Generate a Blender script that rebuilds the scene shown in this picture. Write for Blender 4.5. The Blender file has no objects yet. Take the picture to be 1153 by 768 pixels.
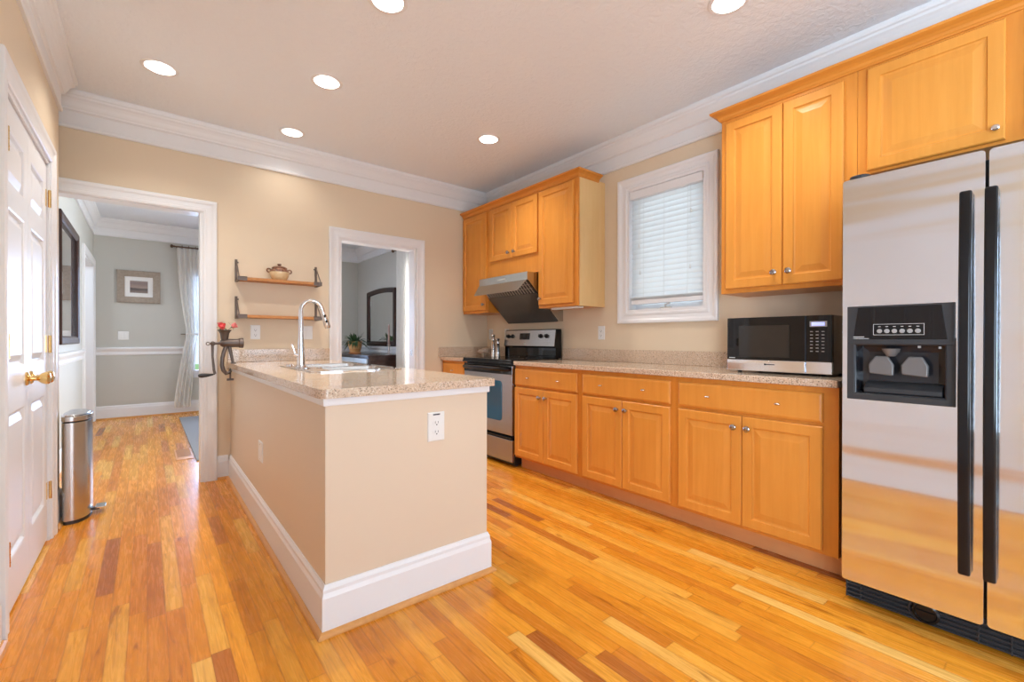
import bpy, bmesh, math, random
from mathutils import Vector as V, Matrix
random.seed(7)
sc = bpy.context.scene
PI = math.pi
# ---------------------------------------------------------------- camera
cam_d = bpy.data.cameras.new('camera'); cam = bpy.data.objects.new('camera', cam_d)
sc.collection.objects.link(cam); sc.camera = cam
cam_d.sensor_width = 36; cam_d.lens = 507.3/1153*36; cam_d.clip_start = .02
CAMH = 1.098
cam.matrix_world = (Matrix.Translation((0, 0, CAMH)) @ Matrix.Rotation(math.radians(-39.007), 4, 'Z')
                    @ Matrix.Rotation(math.radians(90-.2), 4, 'X') @ Matrix.Rotation(math.radians(.067), 4, 'Z'))
# ---------------------------------------------------------------- world, lights, exposure
sc.view_settings.view_transform = 'Standard'; sc.view_settings.look = 'None'
sc.view_settings.gamma = 1; sc.view_settings.use_curve_mapping = False
sc.view_settings.exposure = 0.07
w = bpy.data.worlds.new('world'); sc.world = w; w.use_nodes = True
bg = w.node_tree.nodes['Background']; bg.inputs[0].default_value = (.80, .90, 1.0, 1); bg.inputs[1].default_value = 1.3

def area(name, loc, rot, sx, sy, e, col=(1, 1, 1), spread=PI):
    l = bpy.data.lights.new(name, 'AREA'); l.shape = 'RECTANGLE'; l.size = sx; l.size_y = sy
    l.energy = e; l.color = col; l.spread = spread
    o = bpy.data.objects.new(name, l); sc.collection.objects.link(o); o.location = loc
    o.rotation_euler = rot; return o
# fill lights added at unseen windows behind the camera, tilted up for the ceiling
DAY = (.68, .83, 1.0)
area('rear_window_fill', (1.3, -4.40, 1.10), (math.radians(138), 0, 0), 2.9, 2.1, 160, DAY)
area('side_fill', (-.85, -1.75, 1.25), (0, math.radians(-122), 0), 1.9, 2.8, 225, DAY)  # no window known here; added to light cabinet fronts and refrigerator
area('kitchen_window_daylight', (3.45, 1.92, 1.9), (0, math.radians(90), 0), 1.2, 1.0, 8, (.85, .93, 1.0))
area('dining_far_window_daylight', (1.1, 8.65, 1.4), (math.radians(-90), 0, 0), 1.2, 1.5, 75, (.45, .63, 1.0))
area('dining_side_window_daylight', (3.45, 5.4, 1.4), (0, math.radians(90), 0), 1.5, 1.3, 175, (1, .98, .95))
area('hall_daylight', (-1.7, 7.5, 2.2), (0, math.radians(-60), 0), .6, 1.0, 24, (.75, .86, 1.0))

# ---------------------------------------------------------------- material helpers
def lin(r, g, b):
    f = lambda c: (c/255/12.92) if c/255 <= .04045 else ((c/255+.055)/1.055)**2.4
    return (f(r), f(g), f(b), 1)
MATS = {}
class NT:
    def __init__(s, name):
        s.m = bpy.data.materials.new(name); s.m.use_nodes = True; s.t = s.m.node_tree; s.N = s.t.nodes; s.L = s.t.links
        s.p = s.N['Principled BSDF']; MATS[name] = s.m
    def n(s, ty, ins=None, **kw):
        o = s.N.new(ty)
        for k, v in kw.items(): setattr(o, k, v)
        for k, v in (ins or {}).items(): s.put(o.inputs[k], v)
        return o
    def put(s, sock, v):
        if isinstance(v, bpy.types.NodeSocket): s.L.new(v, sock)
        else: sock.default_value = v
    def math(s, op, a, b=0.0, c=None):
        o = s.n('ShaderNodeMath', operation=op); s.put(o.inputs[0], a); s.put(o.inputs[1], b)
        if c is not None: s.put(o.inputs[2], c)
        return o.outputs[0]
    def co(s): return s.n('ShaderNodeTexCoord').outputs['Object']
    def mapped(s, scale): return s.n('ShaderNodeMapping', {'Vector': s.co(), 'Scale': scale}).outputs[0]
    def noise(s, vec, sc_, det=3, rough=.5, dist=0, dims='3D'):
        return s.n('ShaderNodeTexNoise', {'Vector': vec, 'Scale': sc_, 'Detail': det, 'Roughness': rough, 'Distortion': dist}).outputs['Fac']
    def ramp(s, fac, stops, interp='LINEAR'):
        r = s.n('ShaderNodeValToRGB', {'Fac': fac}); e = r.color_ramp; e.interpolation = interp
        while len(e.elements) < len(stops): e.elements.new(.5)
        for el, (p, c) in zip(e.elements, stops): el.position = p; el.color = c
        return r.outputs[0]
    def mix(s, fac, a, b, mode='MIX'):
        o = s.n('ShaderNodeMix', data_type='RGBA', blend_type=mode)
        s.put(o.inputs['Factor'], fac); s.put(o.inputs[6], a); s.put(o.inputs[7], b); return o.outputs[2]
    def bump(s, h, strength=.2, dist=.01):
        o = s.n('ShaderNodeBump', {'Height': h, 'Strength': strength, 'Distance': dist}); s.L.new(o.outputs[0], s.p.inputs['Normal'])
    def set(s, **kw):
        mp = dict(col='Base Color', rough='Roughness', metal='Metallic', ior='IOR', coat='Coat Weight', coatr='Coat Roughness',
                  spec='Specular IOR Level', trans='Transmission Weight', em='Emission Color', ems='Emission Strength', alpha='Alpha',
                  aniso='Anisotropic')
        for k, v in kw.items(): s.put(s.p.inputs[mp[k]], v)
        return s

def paint(name, c, rough=.55, bumpst=.03, bs=220, var=.03):
    t = NT(name); f = t.noise(t.co(), 1.3, 2)
    c2 = tuple(x*(1-var) for x in c[:3])+(1,)
    t.set(col=t.mix(f, c, c2), rough=rough)
    if bumpst: t.bump(t.noise(t.co(), bs, 2), bumpst, .002)
    return t.m
M = {}
M['wall'] = paint('beige_wall_paint', (.76, .625, .455, 1), .5)
M['pen'] = paint('beige_peninsula_paint', (.74, .605, .455, 1), .45)
M['grey'] = paint('grey_wall_paint', (.56, .55, .50, 1), .6)
M['greylow'] = paint('grey_wainscot_paint', (.43, .445, .43, 1), .6)
M['white'] = paint('white_trim_paint', (.82, .82, .83, 1), .3, .0, var=0)
M['door'] = paint('white_door_paint', (.82, .83, .85, 1), .35, .0, var=0)
M['plastic'] = paint('white_plastic', (.82, .82, .80, 1), .3, 0)
def ceiling_mat():
    t = NT('textured_ceiling_paint'); t.set(col=(.86, .90, .95, 1), rough=.7)
    t.bump(t.noise(t.co(), 28, 4, .6, .6),   .5, .012); return t.m
M['ceil'] = ceiling_mat()

def wood_floor():
    t = NT('oak_plank_floor'); c = t.co()
    xyz = t.n('ShaderNodeSeparateXYZ', {0: c}); X, Y = xyz.outputs[0], xyz.outputs[1]
    W = .0572
    xw = t.math('DIVIDE', X, W); row = t.math('FLOOR', xw); fx = t.math('FRACT', xw)
    r1 = t.n('ShaderNodeTexWhiteNoise', {'W': row}, noise_dimensions='1D').outputs['Value']
    r2 = t.n('ShaderNodeTexWhiteNoise', {'W': t.math('ADD', row, 31.7)}, noise_dimensions='1D').outputs['Value']
    ln = t.math('MULTIPLY_ADD', r2, .65, .45)
    yy = t.math('ADD', t.math('DIVIDE', Y, ln), t.math('MULTIPLY', r1, 9.0)); pl = t.math('FLOOR', yy); fy = t.math('FRACT', yy)
    pid = t.n('ShaderNodeCombineXYZ', {0: row, 1: pl, 2: 3.3}).outputs[0]
    wn = t.n('ShaderNodeTexWhiteNoise', {'Vector': pid}, noise_dimensions='3D'); rnd = wn.outputs['Value']
    rs = t.n('ShaderNodeSeparateXYZ', {0: wn.outputs['Color']})
    base = t.ramp(rnd, [(0, (.36, .11, .026, 1)), (.04, (.46, .145, .026, 1)), (.09, (.65, .225, .022, 1)), (.40, (.76, .290, .022, 1)), (.75, (.83, .350, .034, 1)), (.92, (.85, .43, .07, 1)), (1, (.87, .52, .14, 1))])
    # grain, offset per plank
    gv = t.n('ShaderNodeCombineXYZ', {0: t.math('MULTIPLY_ADD', X, 1, t.math('MULTIPLY', rs.outputs[0], 5)), 1: t.math('MULTIPLY_ADD', Y, .055, t.math('MULTIPLY', rs.outputs[1], 5)), 2: 0.0}).outputs[0]
    g1 = t.noise(gv, 75, 4, .6, 1.4)
    g1c = t.ramp(g1, [(.26, (.70, .60, .50, 1)), (.46, (.97, .95, .93, 1)), (.8, (1.06, 1.06, 1.03, 1))])
    gv2 = t.n('ShaderNodeCombineXYZ', {0: t.math('MULTIPLY_ADD', X, 1, t.math('MULTIPLY', rs.outputs[2], 7)), 1: t.math('MULTIPLY', Y, .16), 2: rnd}).outputs[0]
    g2 = t.noise(gv2, 20, 3, .55, 1.2)
    g2c = t.ramp(g2, [(.24, (.50, .36, .26, 1)), (.36, (.92, .88, .84, 1)), (.6, (1, 1, 1, 1))])
    col = t.mix(1, t.mix(1, base, g1c, 'MULTIPLY'), g2c, 'MULTIPLY')
    # knots
    kn = t.n('ShaderNodeTexVoronoi', {'Vector': t.n('ShaderNodeMapping', {'Vector': c, 'Scale': (5.5, 1.9, 1)}).outputs[0], 'Scale': 1.0}).outputs['Distance']
    knr = t.ramp(kn, [(0, (.30, .16, .09, 1)), (.035, (.45, .27, .16, 1)), (.085, (1, 1, 1, 1))])
    col = t.mix(.75, col, knr, 'MULTIPLY')
    # seams
    sx = t.math('MULTIPLY', t.math('SUBTRACT', .5, t.math('ABSOLUTE', t.math('SUBTRACT', fx, .5))), W)
    sy = t.math('MULTIPLY', t.math('SUBTRACT', .5, t.math('ABSOLUTE', t.math('SUBTRACT', fy, .5))), ln)
    sm = t.math('MINIMUM', sx, sy); seam = t.ramp(sm, [(0, (.45, .30, .20, 1)), (.0012, (.62, .5, .42, 1)), (.0022, (1, 1, 1, 1))])
    col = t.mix(.5, col, seam, 'MULTIPLY')
    t.set(col=col, rough=t.math('MULTIPLY_ADD', g1, .10, .22), spec=.32, coat=.08, coatr=.15)
    t.bump(t.math('ADD', t.math('MULTIPLY', t.math('MINIMUM', sm, .002), 120), t.math('MULTIPLY', t.noise(c, 7, 2), .5)), .10, .003)
    return t.m
M['floor'] = wood_floor()

def wood(name, a, b, k=1, rough=.32, vertical=True, scale=1.0):
    t = NT(name)
    s = (22, 22, 1.3) if vertical else (22, 1.3, 22)
    v = t.mapped(tuple(x*scale for x in s))
    g = t.noise(v, 1.6, 4, .6, .5); g2 = t.noise(t.mapped((3, 3, 1.1)), 1.2, 3, .5, 1.0)
    col = t.mix(t.ramp(g, [(.3, (0, 0, 0, 1)), (.72, (1, 1, 1, 1))]), b, a)
    col = t.mix(t.ramp(g2, [(.3, (0, 0, 0, 1)), (.75, (.35, .35, .35, 1))]), col, tuple(x*.78 for x in b[:3])+(1,))
    t.set(col=col, rough=rough, spec=.3, coat=.04, coatr=.25); return t.m
M['maple'] = wood('honey_maple', (.80, .335, .060, 1), (.73, .285, .044, 1))
M['maplebox'] = wood('honey_maple_frame', (.76, .30, .046, 1), (.68, .245, .035, 1))
M['mapletrim'] = wood('honey_maple_molding', (.76, .29, .045, 1), (.66, .235, .033, 1), vertical=False)
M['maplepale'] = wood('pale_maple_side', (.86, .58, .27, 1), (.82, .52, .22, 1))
M['toe'] = wood('maple_toe_kick', (.78, .38, .15, 1), (.72, .33, .13, 1), vertical=False)
M['shelfwood'] = wood('pine_board', (.60, .27, .09, 1), (.48, .20, .06, 1), rough=.5, vertical=False)
M['shoe'] = wood('oak_shoe_molding', (.74, .36, .11, 1), (.62, .28, .08, 1), vertical=False)
M['darkwood'] = wood('dark_espresso_wood', (.060, .026, .018, 1), (.035, .016, .012, 1), rough=.25)
M['greywood'] = wood('weathered_grey_wood', (.42, .35, .28, 1), (.30, .24, .19, 1), rough=.7, vertical=False)

def granite():
    t = NT('speckled_granite'); c = t.co()
    v = t.n('ShaderNodeTexVoronoi', {'Vector': c, 'Scale': 260.0}).outputs['Color']
    s = t.n('ShaderNodeSeparateXYZ', {0: v}).outputs[0]
    col = t.ramp(s, [(0, (.20, .13, .09, 1)), (.07, (.36, .24, .17, 1)), (.14, (.58, .42, .30, 1)), (.5, (.66, .50, .36, 1)), (.82, (.72, .58, .44, 1)), (.94, (.82, .74, .64, 1))], 'CONSTANT')
    n = t.noise(c, 60, 4, .7)
    col = t.mix(t.ramp(n, [(.38, (0, 0, 0, 1)), (.62, (.22, .22, .22, 1))]), col, (.70, .56, .41, 1))
    t.set(col=col, rough=.10, spec=.5); return t.m
M['granite'] = granite()

def steel(name, c, rough=.24, warp=.0, vertical=False):
    t = NT(name)
    v = t.mapped((1.2, 1.2, 260) if not vertical else (260, 260, 1.2))
    n = t.noise(v, 1.0, 2)
    t.set(col=c, metal=1.0, rough=t.math('MULTIPLY_ADD', n, .04, rough-.02))
    if warp:
        a = t.noise(t.mapped((.45, .45, 5.0)), 1.0, 1.5, .4)
        t.bump(a, warp, .02)
    return t.m
M['steel'] = steel('brushed_steel', (.86, .92, 1.0, 1), .13, 1.0)
M['steelhood'] = steel('hood_steel', (.50, .49, .46, 1), .25)
M['steelcan'] = steel('bin_steel', (.58, .56, .54, 1), .24)
M['steelrange'] = steel('range_steel', (.42, .41, .42, 1), .26)
def simple(name, c, rough=.4, metal=0., coat=0, **kw):
    t = NT(name)
    f = t.noise(t.co(), 14, 2); t.set(col=t.mix(f, c, tuple(x*.93 for x in c[:3])+(1,)), rough=rough, metal=metal, coat=coat, **kw); return t.m
M['chrome'] = simple('chrome', (.82, .82, .84, 1), .06, 1)
M['brass'] = simple('polished_brass', (.86, .60, .25, 1), .14, 1)
M['pewter'] = simple('antique_pewter', (.42, .40, .39, 1), .22, 1)
M['nickel'] = simple('satin_nickel', (.74, .70, .66, 1), .22, 1)
M['bronze'] = simple('dark_bronze', (.16, .10, .065, 1), .4, .8)
M['iron'] = simple('cast_iron', (.15, .12, .105, 1), .42, .75)
M['ironlite'] = simple('bracket_iron', (.16, .125, .105, 1), .5, .4)
M['black'] = simple('black_gloss_plastic', (.008, .008, .009, 1), .14, 0, 0, spec=.35)
M['blackmat'] = simple('black_satin_plastic', (.028, .028, .031, 1), .4)
M['charcoal'] = simple('charcoal_plastic', (.04, .04, .042, 1), .4, spec=.3)
M['blackglass'] = simple('black_glass', (.006, .006, .007, 1), .03, 0, 0, spec=.4)
M['cavity'] = simple('dispenser_cavity_plastic', (.02, .02, .024, 1), .15)
M['paddle'] = simple('grey_paddle_plastic', (.16, .15, .145, 1), .2)
M['hoodglass'] = simple('smoked_hood_glass', (.10, .095, .085, 1), .10, 0, .2)
M['mwglass'] = simple('microwave_window_glass', (.022, .019, .017, 1), .06, 0, .1)
M['filter'] = simple('filter_mesh_steel', (.55, .50, .44, 1), .35, .4)
M['button'] = simple('pale_grey_button', (.34, .33, .32, 1), .35)
M['inkwhite'] = simple('pale_lettering', (.62, .62, .60, 1), .5)
M['inkdark'] = simple('dark_lettering', (.05, .05, .06, 1), .5)
M['candle'] = simple('taupe_wax', (.36, .23, .20, 1), .45)
M['pewtersoft'] = simple('silver_candlestick', (.55, .50, .46, 1), .3, .9)
M['palesideboard'] = simple('pale_drawer_front', (.62, .70, .76, 1), .25)  # even pale blue-white for the drawer fronts
M['rug'] = None
def rug():
    t = NT('grey_woven_rug'); n = t.noise(t.mapped((90, 90, 90)), 1, 3, .7)
    t.set(col=t.ramp(n, [(.3, (.20, .20, .21, 1)), (.7, (.36, .35, .35, 1))]), rough=.95); t.bump(n, .6, .006); return t.m
M['rug'] = rug()
def oven_window():
    t = NT('oven_window_glass'); t.set(col=(.012, .10, .19, 1), rough=.04, coat=.5); return t.m  # blue of a reflected window put into the glass colour
M['ovenglass'] = oven_window()
def emit(name, c, s):
    t = NT(name); t.set(col=(.8, .8, .8, 1), em=c, ems=s); return t.m
M['bulb'] = emit('lit_lamp', (1, .95, .86, 1), 4)
M['canwhite'] = emit('lit_white_baffle', (1, .95, .88, 1), .10)  # lamplight on the baffle put in as faint emission
M['display'] = emit('blue_display', (.12, .28, 1, 1), .75)
def glass():
    t = NT('window_glass'); t.N.remove(t.p)
    tr = t.n('ShaderNodeBsdfTransparent', {0: (.96, .98, 1, 1)}); gl = t.n('ShaderNodeBsdfGlossy', {0: (1, 1, 1, 1), 'Roughness': .02})
    f = t.n('ShaderNodeFresnel', {'IOR': 1.45}); mx = t.n('ShaderNodeMixShader', {0: f.outputs[0], 1: tr.outputs[0], 2: gl.outputs[0]})
    t.L.new(mx.outputs[0], t.N['Material Output'].inputs[0]); return t.m
M['glass'] = glass()
def cloth(name, c, alpha=.25, trans=.5):
    t = NT(name); t.N.remove(t.p)
    d = t.n('ShaderNodeBsdfDiffuse', {0: c}); tl = t.n('ShaderNodeBsdfTranslucent', {0: c}); tp = t.n('ShaderNodeBsdfTransparent')
    m1 = t.n('ShaderNodeMixShader', {0: trans, 1: d.outputs[0], 2: tl.outputs[0]})
    wv = t.noise(t.mapped((260, 260, 260)), 1, 1)
    m2 = t.n('ShaderNodeMixShader', {0: t.math('MULTIPLY', wv, alpha*2), 1: m1.outputs[0], 2: tp.outputs[0]})
    t.L.new(m2.outputs[0], t.N['Material Output'].inputs[0]); return t.m
M['sheer'] = cloth('sheer_white_voile', (.93, .90, .85, 1), .08, .35)
M['slat'] = cloth('white_blind_slat', (.90, .92, .93, 1), 0, .45)
M['tomat'] = simple('terracotta', (.62, .22, .07, 1), .6)
M['leaf'] = simple('dark_green_leaf', (.045, .10, .035, 1), .4)
M['leaf2'] = simple('olive_rose_leaf', (.16, .20, .09, 1), .5)
M['rose'] = simple('pink_rose_petal', (.80, .10, .10, 1), .55)
M['rosepale'] = simple('pale_pink_rose_petal', (.86, .24, .22, 1), .55)
M['stone'] = None
def stone():
    t = NT('brown_speckled_stone'); n = t.noise(t.co(), 90, 4, .7)
    t.set(col=t.ramp(n, [(.35, (.22, .15, .11, 1)), (.6, (.50, .39, .30, 1))]), rough=.5); return t.m
M['stone'] = stone()
def crockmat(name, c, c2):
    t = NT(name); n = t.noise(t.co(), 60, 3, .6); t.set(col=t.ramp(n, [(.4, c), (.68, c2)]), rough=.15, coat=.4); return t.m
M['crockcream'] = crockmat('cream_glaze', (.74, .56, .33, 1), (.68, .48, .26, 1))
M['crockbrown'] = crockmat('brown_drip_glaze', (.10, .028, .014, 1), (.40, .20, .12, 1))
def potbands():
    t = NT('banded_terracotta_pot'); z = t.n('ShaderNodeSeparateXYZ', {0: t.co()}).outputs[2]
    w_ = t.math('ADD', z, t.math('MULTIPLY', t.noise(t.co(), 60, 2), .012))
    f = t.math('FRACT', t.math('MULTIPLY', w_, 14.0))
    t.set(col=t.ramp(f, [(0, (.62, .26, .09, 1)), (.45, (.74, .44, .19, 1)), (.7, (.70, .36, .13, 1))]), rough=.55); return t.m
M['pot'] = potbands()
def photo_print(name, stops, axis=2, sc_=1.0, off=0.0):
    t = NT(name); z = t.n('ShaderNodeSeparateXYZ', {0: t.co()}).outputs[axis]
    n = t.noise(t.mapped((6, 6, 22)), 1, 3, .6)
    f = t.math('ADD', t.math('MULTIPLY_ADD', z, sc_, off), t.math('MULTIPLY', t.math('SUBTRACT', n, .5), .35))
    t.set(col=t.ramp(f, stops), rough=.25, coat=.6, coatr=.03); return t.m
M['print'] = photo_print('sepia_landscape_print', [(0, (.22, .15, .12, 1)), (.35, (.07, .05, .045, 1)), (.45, (.34, .24, .20, 1)), (.75, (.22, .15, .13, 1)), (1, (.40, .32, .27, 1))], 2, 5.5, -9.6)
M['matboard'] = simple('white_mat_board', (.80, .78, .75, 1), .6)
M['mirror'] = simple('mirror_glass', (.90, .92, .93, 1), .01, 1)
def artglass():
    t = NT('glazed_dark_print'); n = t.noise(t.mapped((3, 2.2, 4)), 1, 3, .6)
    t.set(col=t.ramp(n, [(.3, (.10, .09, .095, 1)), (.55, (.20, .18, .18, 1)), (.75, (.36, .32, .30, 1))]), rough=.03, coat=1.0, coatr=.01, spec=.8); return t.m
M['artglass'] = artglass()
M['foliage_out'] = simple('lawn_green', (.30, .55, .18, 1), .9)

# ---------------------------------------------------------------- mesh helpers
def P3(fr, a, b, c=0): return fr[0]+fr[1]*a+fr[2]*b+fr[3]*c
X_, Y_, Z_ = V((1, 0, 0)), V((0, 1, 0)), V((0, 0, 1))
def F_right(x): return (V((x, 0, 0)), -Y_, Z_, -X_)      # facing -x; a = -y
def F_back(y): return (V((0, y, 0)), X_, Z_, -Y_)        # facing -y; a = x
def F_left(x): return (V((x, 0, 0)), Y_, Z_, X_)         # facing +x; a = y
def F_front(y): return (V((0, y, 0)), -X_, Z_, Y_)       # facing +y; a = -x
F_top = lambda z: (V((0, 0, z)), X_, Y_, Z_)
class MB:
    def __init__(s): s.bm = bmesh.new(); s.mi = 0; s.mats = []
    def face(s, vs):
        try:
            f = s.bm.faces.new(vs); f.material_index = s.mi; return f
        except ValueError: return None
    def box(s, x0, x1, y0, y1, z0, z1): return s.fbox(F_top(0), x0, x1, y0, y1, z0, z1)
    def fbox(s, fr, a0, a1, b0, b1, c0, c1):
        v = [s.bm.verts.new(P3(fr, a, b, c)) for c in (c0, c1) for b in (b0, b1) for a in (a0, a1)]
        for q in ((0, 1, 3, 2), (4, 6, 7, 5), (0, 4, 5, 1), (2, 3, 7, 6), (0, 2, 6, 4), (1, 5, 7, 3)): s.face([v[i] for i in q])
        return s
    def extr(s, fr, prof, a0, a1, m0=0, m1=0, closed=True):     # prof: (c, b) swept along a, mitred ends
        r0 = [s.bm.verts.new(P3(fr, a0+m0*c, b, c)) for c, b in prof]; r1 = [s.bm.verts.new(P3(fr, a1+m1*c, b, c)) for c, b in prof]
        n = len(prof)
        for i in range(n if closed else n-1): s.face([r0[i], r0[(i+1) % n], r1[(i+1) % n], r1[i]])
        if closed: s.face(r0[::-1]); s.face(r1)
        return s
    def rings(s, fr, a0, a1, b0, b1, lst, fill=True, back=False):
        prev = None
        for ins, d in lst:
            q = [s.bm.verts.new(P3(fr, a, b, d)) for a, b in ((a0+ins, b0+ins), (a1-ins, b0+ins), (a1-ins, b1-ins), (a0+ins, b1-ins))]
            if prev:
                for i in range(4): s.face([prev[i], prev[(i+1) % 4], q[(i+1) % 4], q[i]])
            elif back: s.face(q[::-1])
            prev = q
        if fill: s.face(prev)
        return s
    def frame(s, fr, a0, a1, b0, b1, prof, open_bottom=False):  # prof: (outward offset, height off the wall), closed section
        R = []
        for a, b, sa, sb in ((a0, b0, -1, -1), (a0, b1, -1, 1), (a1, b1, 1, 1), (a1, b0, 1, -1)):
            if open_bottom and sb < 0: sb = 0
            R.append([s.bm.verts.new(P3(fr, a+sa*o, b+sb*o, h)) for o, h in prof])
        n = len(prof)
        for k in range(3 if open_bottom else 4):
            A, B = R[k], R[(k+1) % 4]
            for i in range(n): s.face([A[i], A[(i+1) % n], B[(i+1) % n], B[i]])
        if open_bottom: s.face(R[0][::-1]); s.face(R[3])
        return s
    def prism(s, pts, fr, c0, c1):
        lo = [s.bm.verts.new(P3(fr, a, b, c0)) for a, b in pts]; hi = [s.bm.verts.new(P3(fr, a, b, c1)) for a, b in pts]
        n = len(pts)
        for i in range(n): s.face([lo[i], lo[(i+1) % n], hi[(i+1) % n], hi[i]])
        s.face(lo[::-1]); s.face(hi); return s
    def slab(s, outer, holes, fr, c0, c1):
        loops = []
        for pts in [outer]+holes:
            lv = [s.bm.verts.new(P3(fr, a, b, c1)) for a, b in pts]; loops.append(lv)
        es = [s.bm.edges.new((l[i], l[(i+1) % len(l)])) for l in loops for i in range(len(l))]
        g = bmesh.ops.triangle_fill(s.bm, edges=es, use_beauty=True, use_dissolve=False)
        fs = [e for e in g['geom'] if isinstance(e, bmesh.types.BMFace)]
        for f in fs: f.material_index = s.mi
        if c0 is None: return s
        mp = {}
        for l in loops:
            for v_ in l: mp[v_] = s.bm.verts.new(v_.co-fr[3]*(c1-c0))
        for f in fs: s.face([mp[v_] for v_ in reversed(f.verts)])
        for l in loops:
            for i in range(len(l)): a, b = l[i], l[(i+1) % len(l)]; s.face([a, b, mp[b], mp[a]])
        return s
    def tube(s, pts, r, n=10, caps=True, flat=1.0):
        pts = [V(p) for p in pts]; rs = r if isinstance(r, (list, tuple)) else [r]*len(pts)
        prev = None; up = None
        for i, p in enumerate(pts):
            t = (pts[min(i+1, len(pts)-1)]-pts[max(i-1, 0)]).normalized()
            if up is None:
                up = V((0, 0, 1)) if abs(t.z) < .9 else V((0, 1, 0))
            sd = t.cross(up).normalized(); up = sd.cross(t).normalized()
            q = [s.bm.verts.new(p+(sd*math.cos(k*2*PI/n)+up*math.sin(k*2*PI/n)*flat)*rs[i]) for k in range(n)]
            if prev:
                for k in range(n): s.face([prev[k], prev[(k+1) % n], q[(k+1) % n], q[k]])
            elif caps: s.face(q[::-1])
            prev = q
        if caps: s.face(prev)
        return s
    def lathe(s, prof, o, axis=Z_, n=24, sx=1, sy=1, a0=0, a1=2*PI):
        axis = V(axis).normalized(); e = X_ if abs(axis.x) < .9 else Y_
        u = (e-axis*e.dot(axis)).normalized(); v_ = axis.cross(u); o = V(o); full = abs(a1-a0-2*PI) < 1e-6
        m = n if full else n+1; prev = None
        for r, h in prof:
            if r < 1e-6: q = [s.bm.verts.new(o+axis*h)]
            else: q = [s.bm.verts.new(o+axis*h+u*r*sx*math.cos(a0+(a1-a0)*k/n)+v_*r*sy*math.sin(a0+(a1-a0)*k/n)) for k in range(m)]
            if prev:
                for k in range(n):
                    k2 = (k+1) % m
                    a = prev[k] if len(prev) > 1 else prev[0]; b = prev[k2] if len(prev) > 1 else prev[0]
                    c = q[k2] if len(q) > 1 else q[0]; d = q[k] if len(q) > 1 else q[0]
                    l = []
                    for x in (a, b, c, d):
                        if x not in l: l.append(x)
                    if len(l) > 2: s.face(l)
            prev = q
        return s
    def ball(s, c, r, n=14, sx=1, sy=1, sz=1):
        pr = [(r*math.sin(PI*i/8), -r*sz*math.cos(PI*i/8)) for i in range(9)]; pr[0] = (0, -r*sz); pr[-1] = (0, r*sz)
        return s.lathe(pr, c, Z_, n, sx, sy)
    def torus(s, c, R, r, axis=Z_, n=24, m=8, a0=0, a1=2*PI):
        axis = V(axis).normalized(); e = X_ if abs(axis.x) < .9 else Y_
        u = (e-axis*e.dot(axis)).normalized(); v_ = axis.cross(u); c = V(c)
        full = abs(a1-a0-2*PI) < 1e-6
        pts = []
        for k in range(n+(0 if full else 1)):
            an = a0+(a1-a0)*k/n; d = u*math.cos(an)+v_*math.sin(an)
            pts.append([s.bm.verts.new(c+d*(R+r*math.cos(j*2*PI/m))+axis*r*math.sin(j*2*PI/m)) for j in range(m)])
        for k in range(n):
            A, B = pts[k], pts[(k+1) % len(pts)]
            for j in range(m): s.face([A[j], A[(j+1) % m], B[(j+1) % m], B[j]])
        return s
    def build(s, name, mat, parent=None, bev=0, smooth=True, origin=None, seg=2, recalc=True, kind=None):
        me = bpy.data.meshes.new(name)
        if recalc: bmesh.ops.recalc_face_normals(s.bm, faces=s.bm.faces[:])
        if parent is not None:
            off = wloc(parent)
        elif origin is not None: off = V(origin)
        else:
            xs = [v_.co for v_ in s.bm.verts]
            lo = [min(c[i] for c in xs) for i in range(3)]; hi = [max(c[i] for c in xs) for i in range(3)]
            off = V(((lo[0]+hi[0])/2, (lo[1]+hi[1])/2, lo[2]))
        if parent is None: bmesh.ops.translate(s.bm, verts=s.bm.verts[:], vec=-off)
        s.bm.to_mesh(me); s.bm.free()
        o = bpy.data.objects.new(name, me); sc.collection.objects.link(o)
        for m_ in (mat if isinstance(mat, list) else [mat]): me.materials.append(m_)
        if parent is not None: o.parent = parent; o.location = -off
        else: o.location = off
        if smooth:
            for p in me.polygons: p.use_smooth = True
            me.set_sharp_from_angle(angle=math.radians(32))
        if bev:
            b = o.modifiers.new('bevel', 'BEVEL'); b.width = bev; b.segments = seg; b.limit_method = 'ANGLE'; b.angle_limit = math.radians(35); b.harden_normals = True
        if kind: o['kind'] = kind
        return o
def wloc(o):
    l = V(o.location)
    while o.parent: o = o.parent; l += o.location
    return l
def thing(name, label, cat, loc, group=None):
    o = bpy.data.objects.new(name, None); sc.collection.objects.link(o); o.location = loc; o.empty_display_size = .1
    return tag(o, label, cat, group)
def tag(o, label, cat, group=None):
    o['label'] = label; o['category'] = cat
    if group: o['group'] = group
    return o
def arc(c, r, a0, a1, n, u=X_, v_=Z_): return [V(c)+u*r*math.cos(a0+(a1-a0)*i/n)+v_*r*math.sin(a0+(a1-a0)*i/n) for i in range(n+1)]
def circ(cx, cy, r, n=32): return [(cx+r*math.cos(2*PI*i/n), cy+r*math.sin(2*PI*i/n)) for i in range(n)]
def rrect(x0, x1, y0, y1, r, n=6):
    rs = r if isinstance(r, (list, tuple)) else [r]*4; out = []
    for (cx, cy, a, q) in ((x1, y1, 0, rs[0]), (x0, y1, PI/2, rs[1]), (x0, y0, PI, rs[2]), (x1, y0, 1.5*PI, rs[3])):
        sx = -1 if cx == x1 else 1; sy = -1 if cy == y1 else 1
        if q <= 0: out.append((cx, cy)); continue
        for i in range(n+1): out.append((cx+sx*q+q*math.cos(a+i*PI/2/n), cy+sy*q+q*math.sin(a+i*PI/2/n)))
    return out

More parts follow.
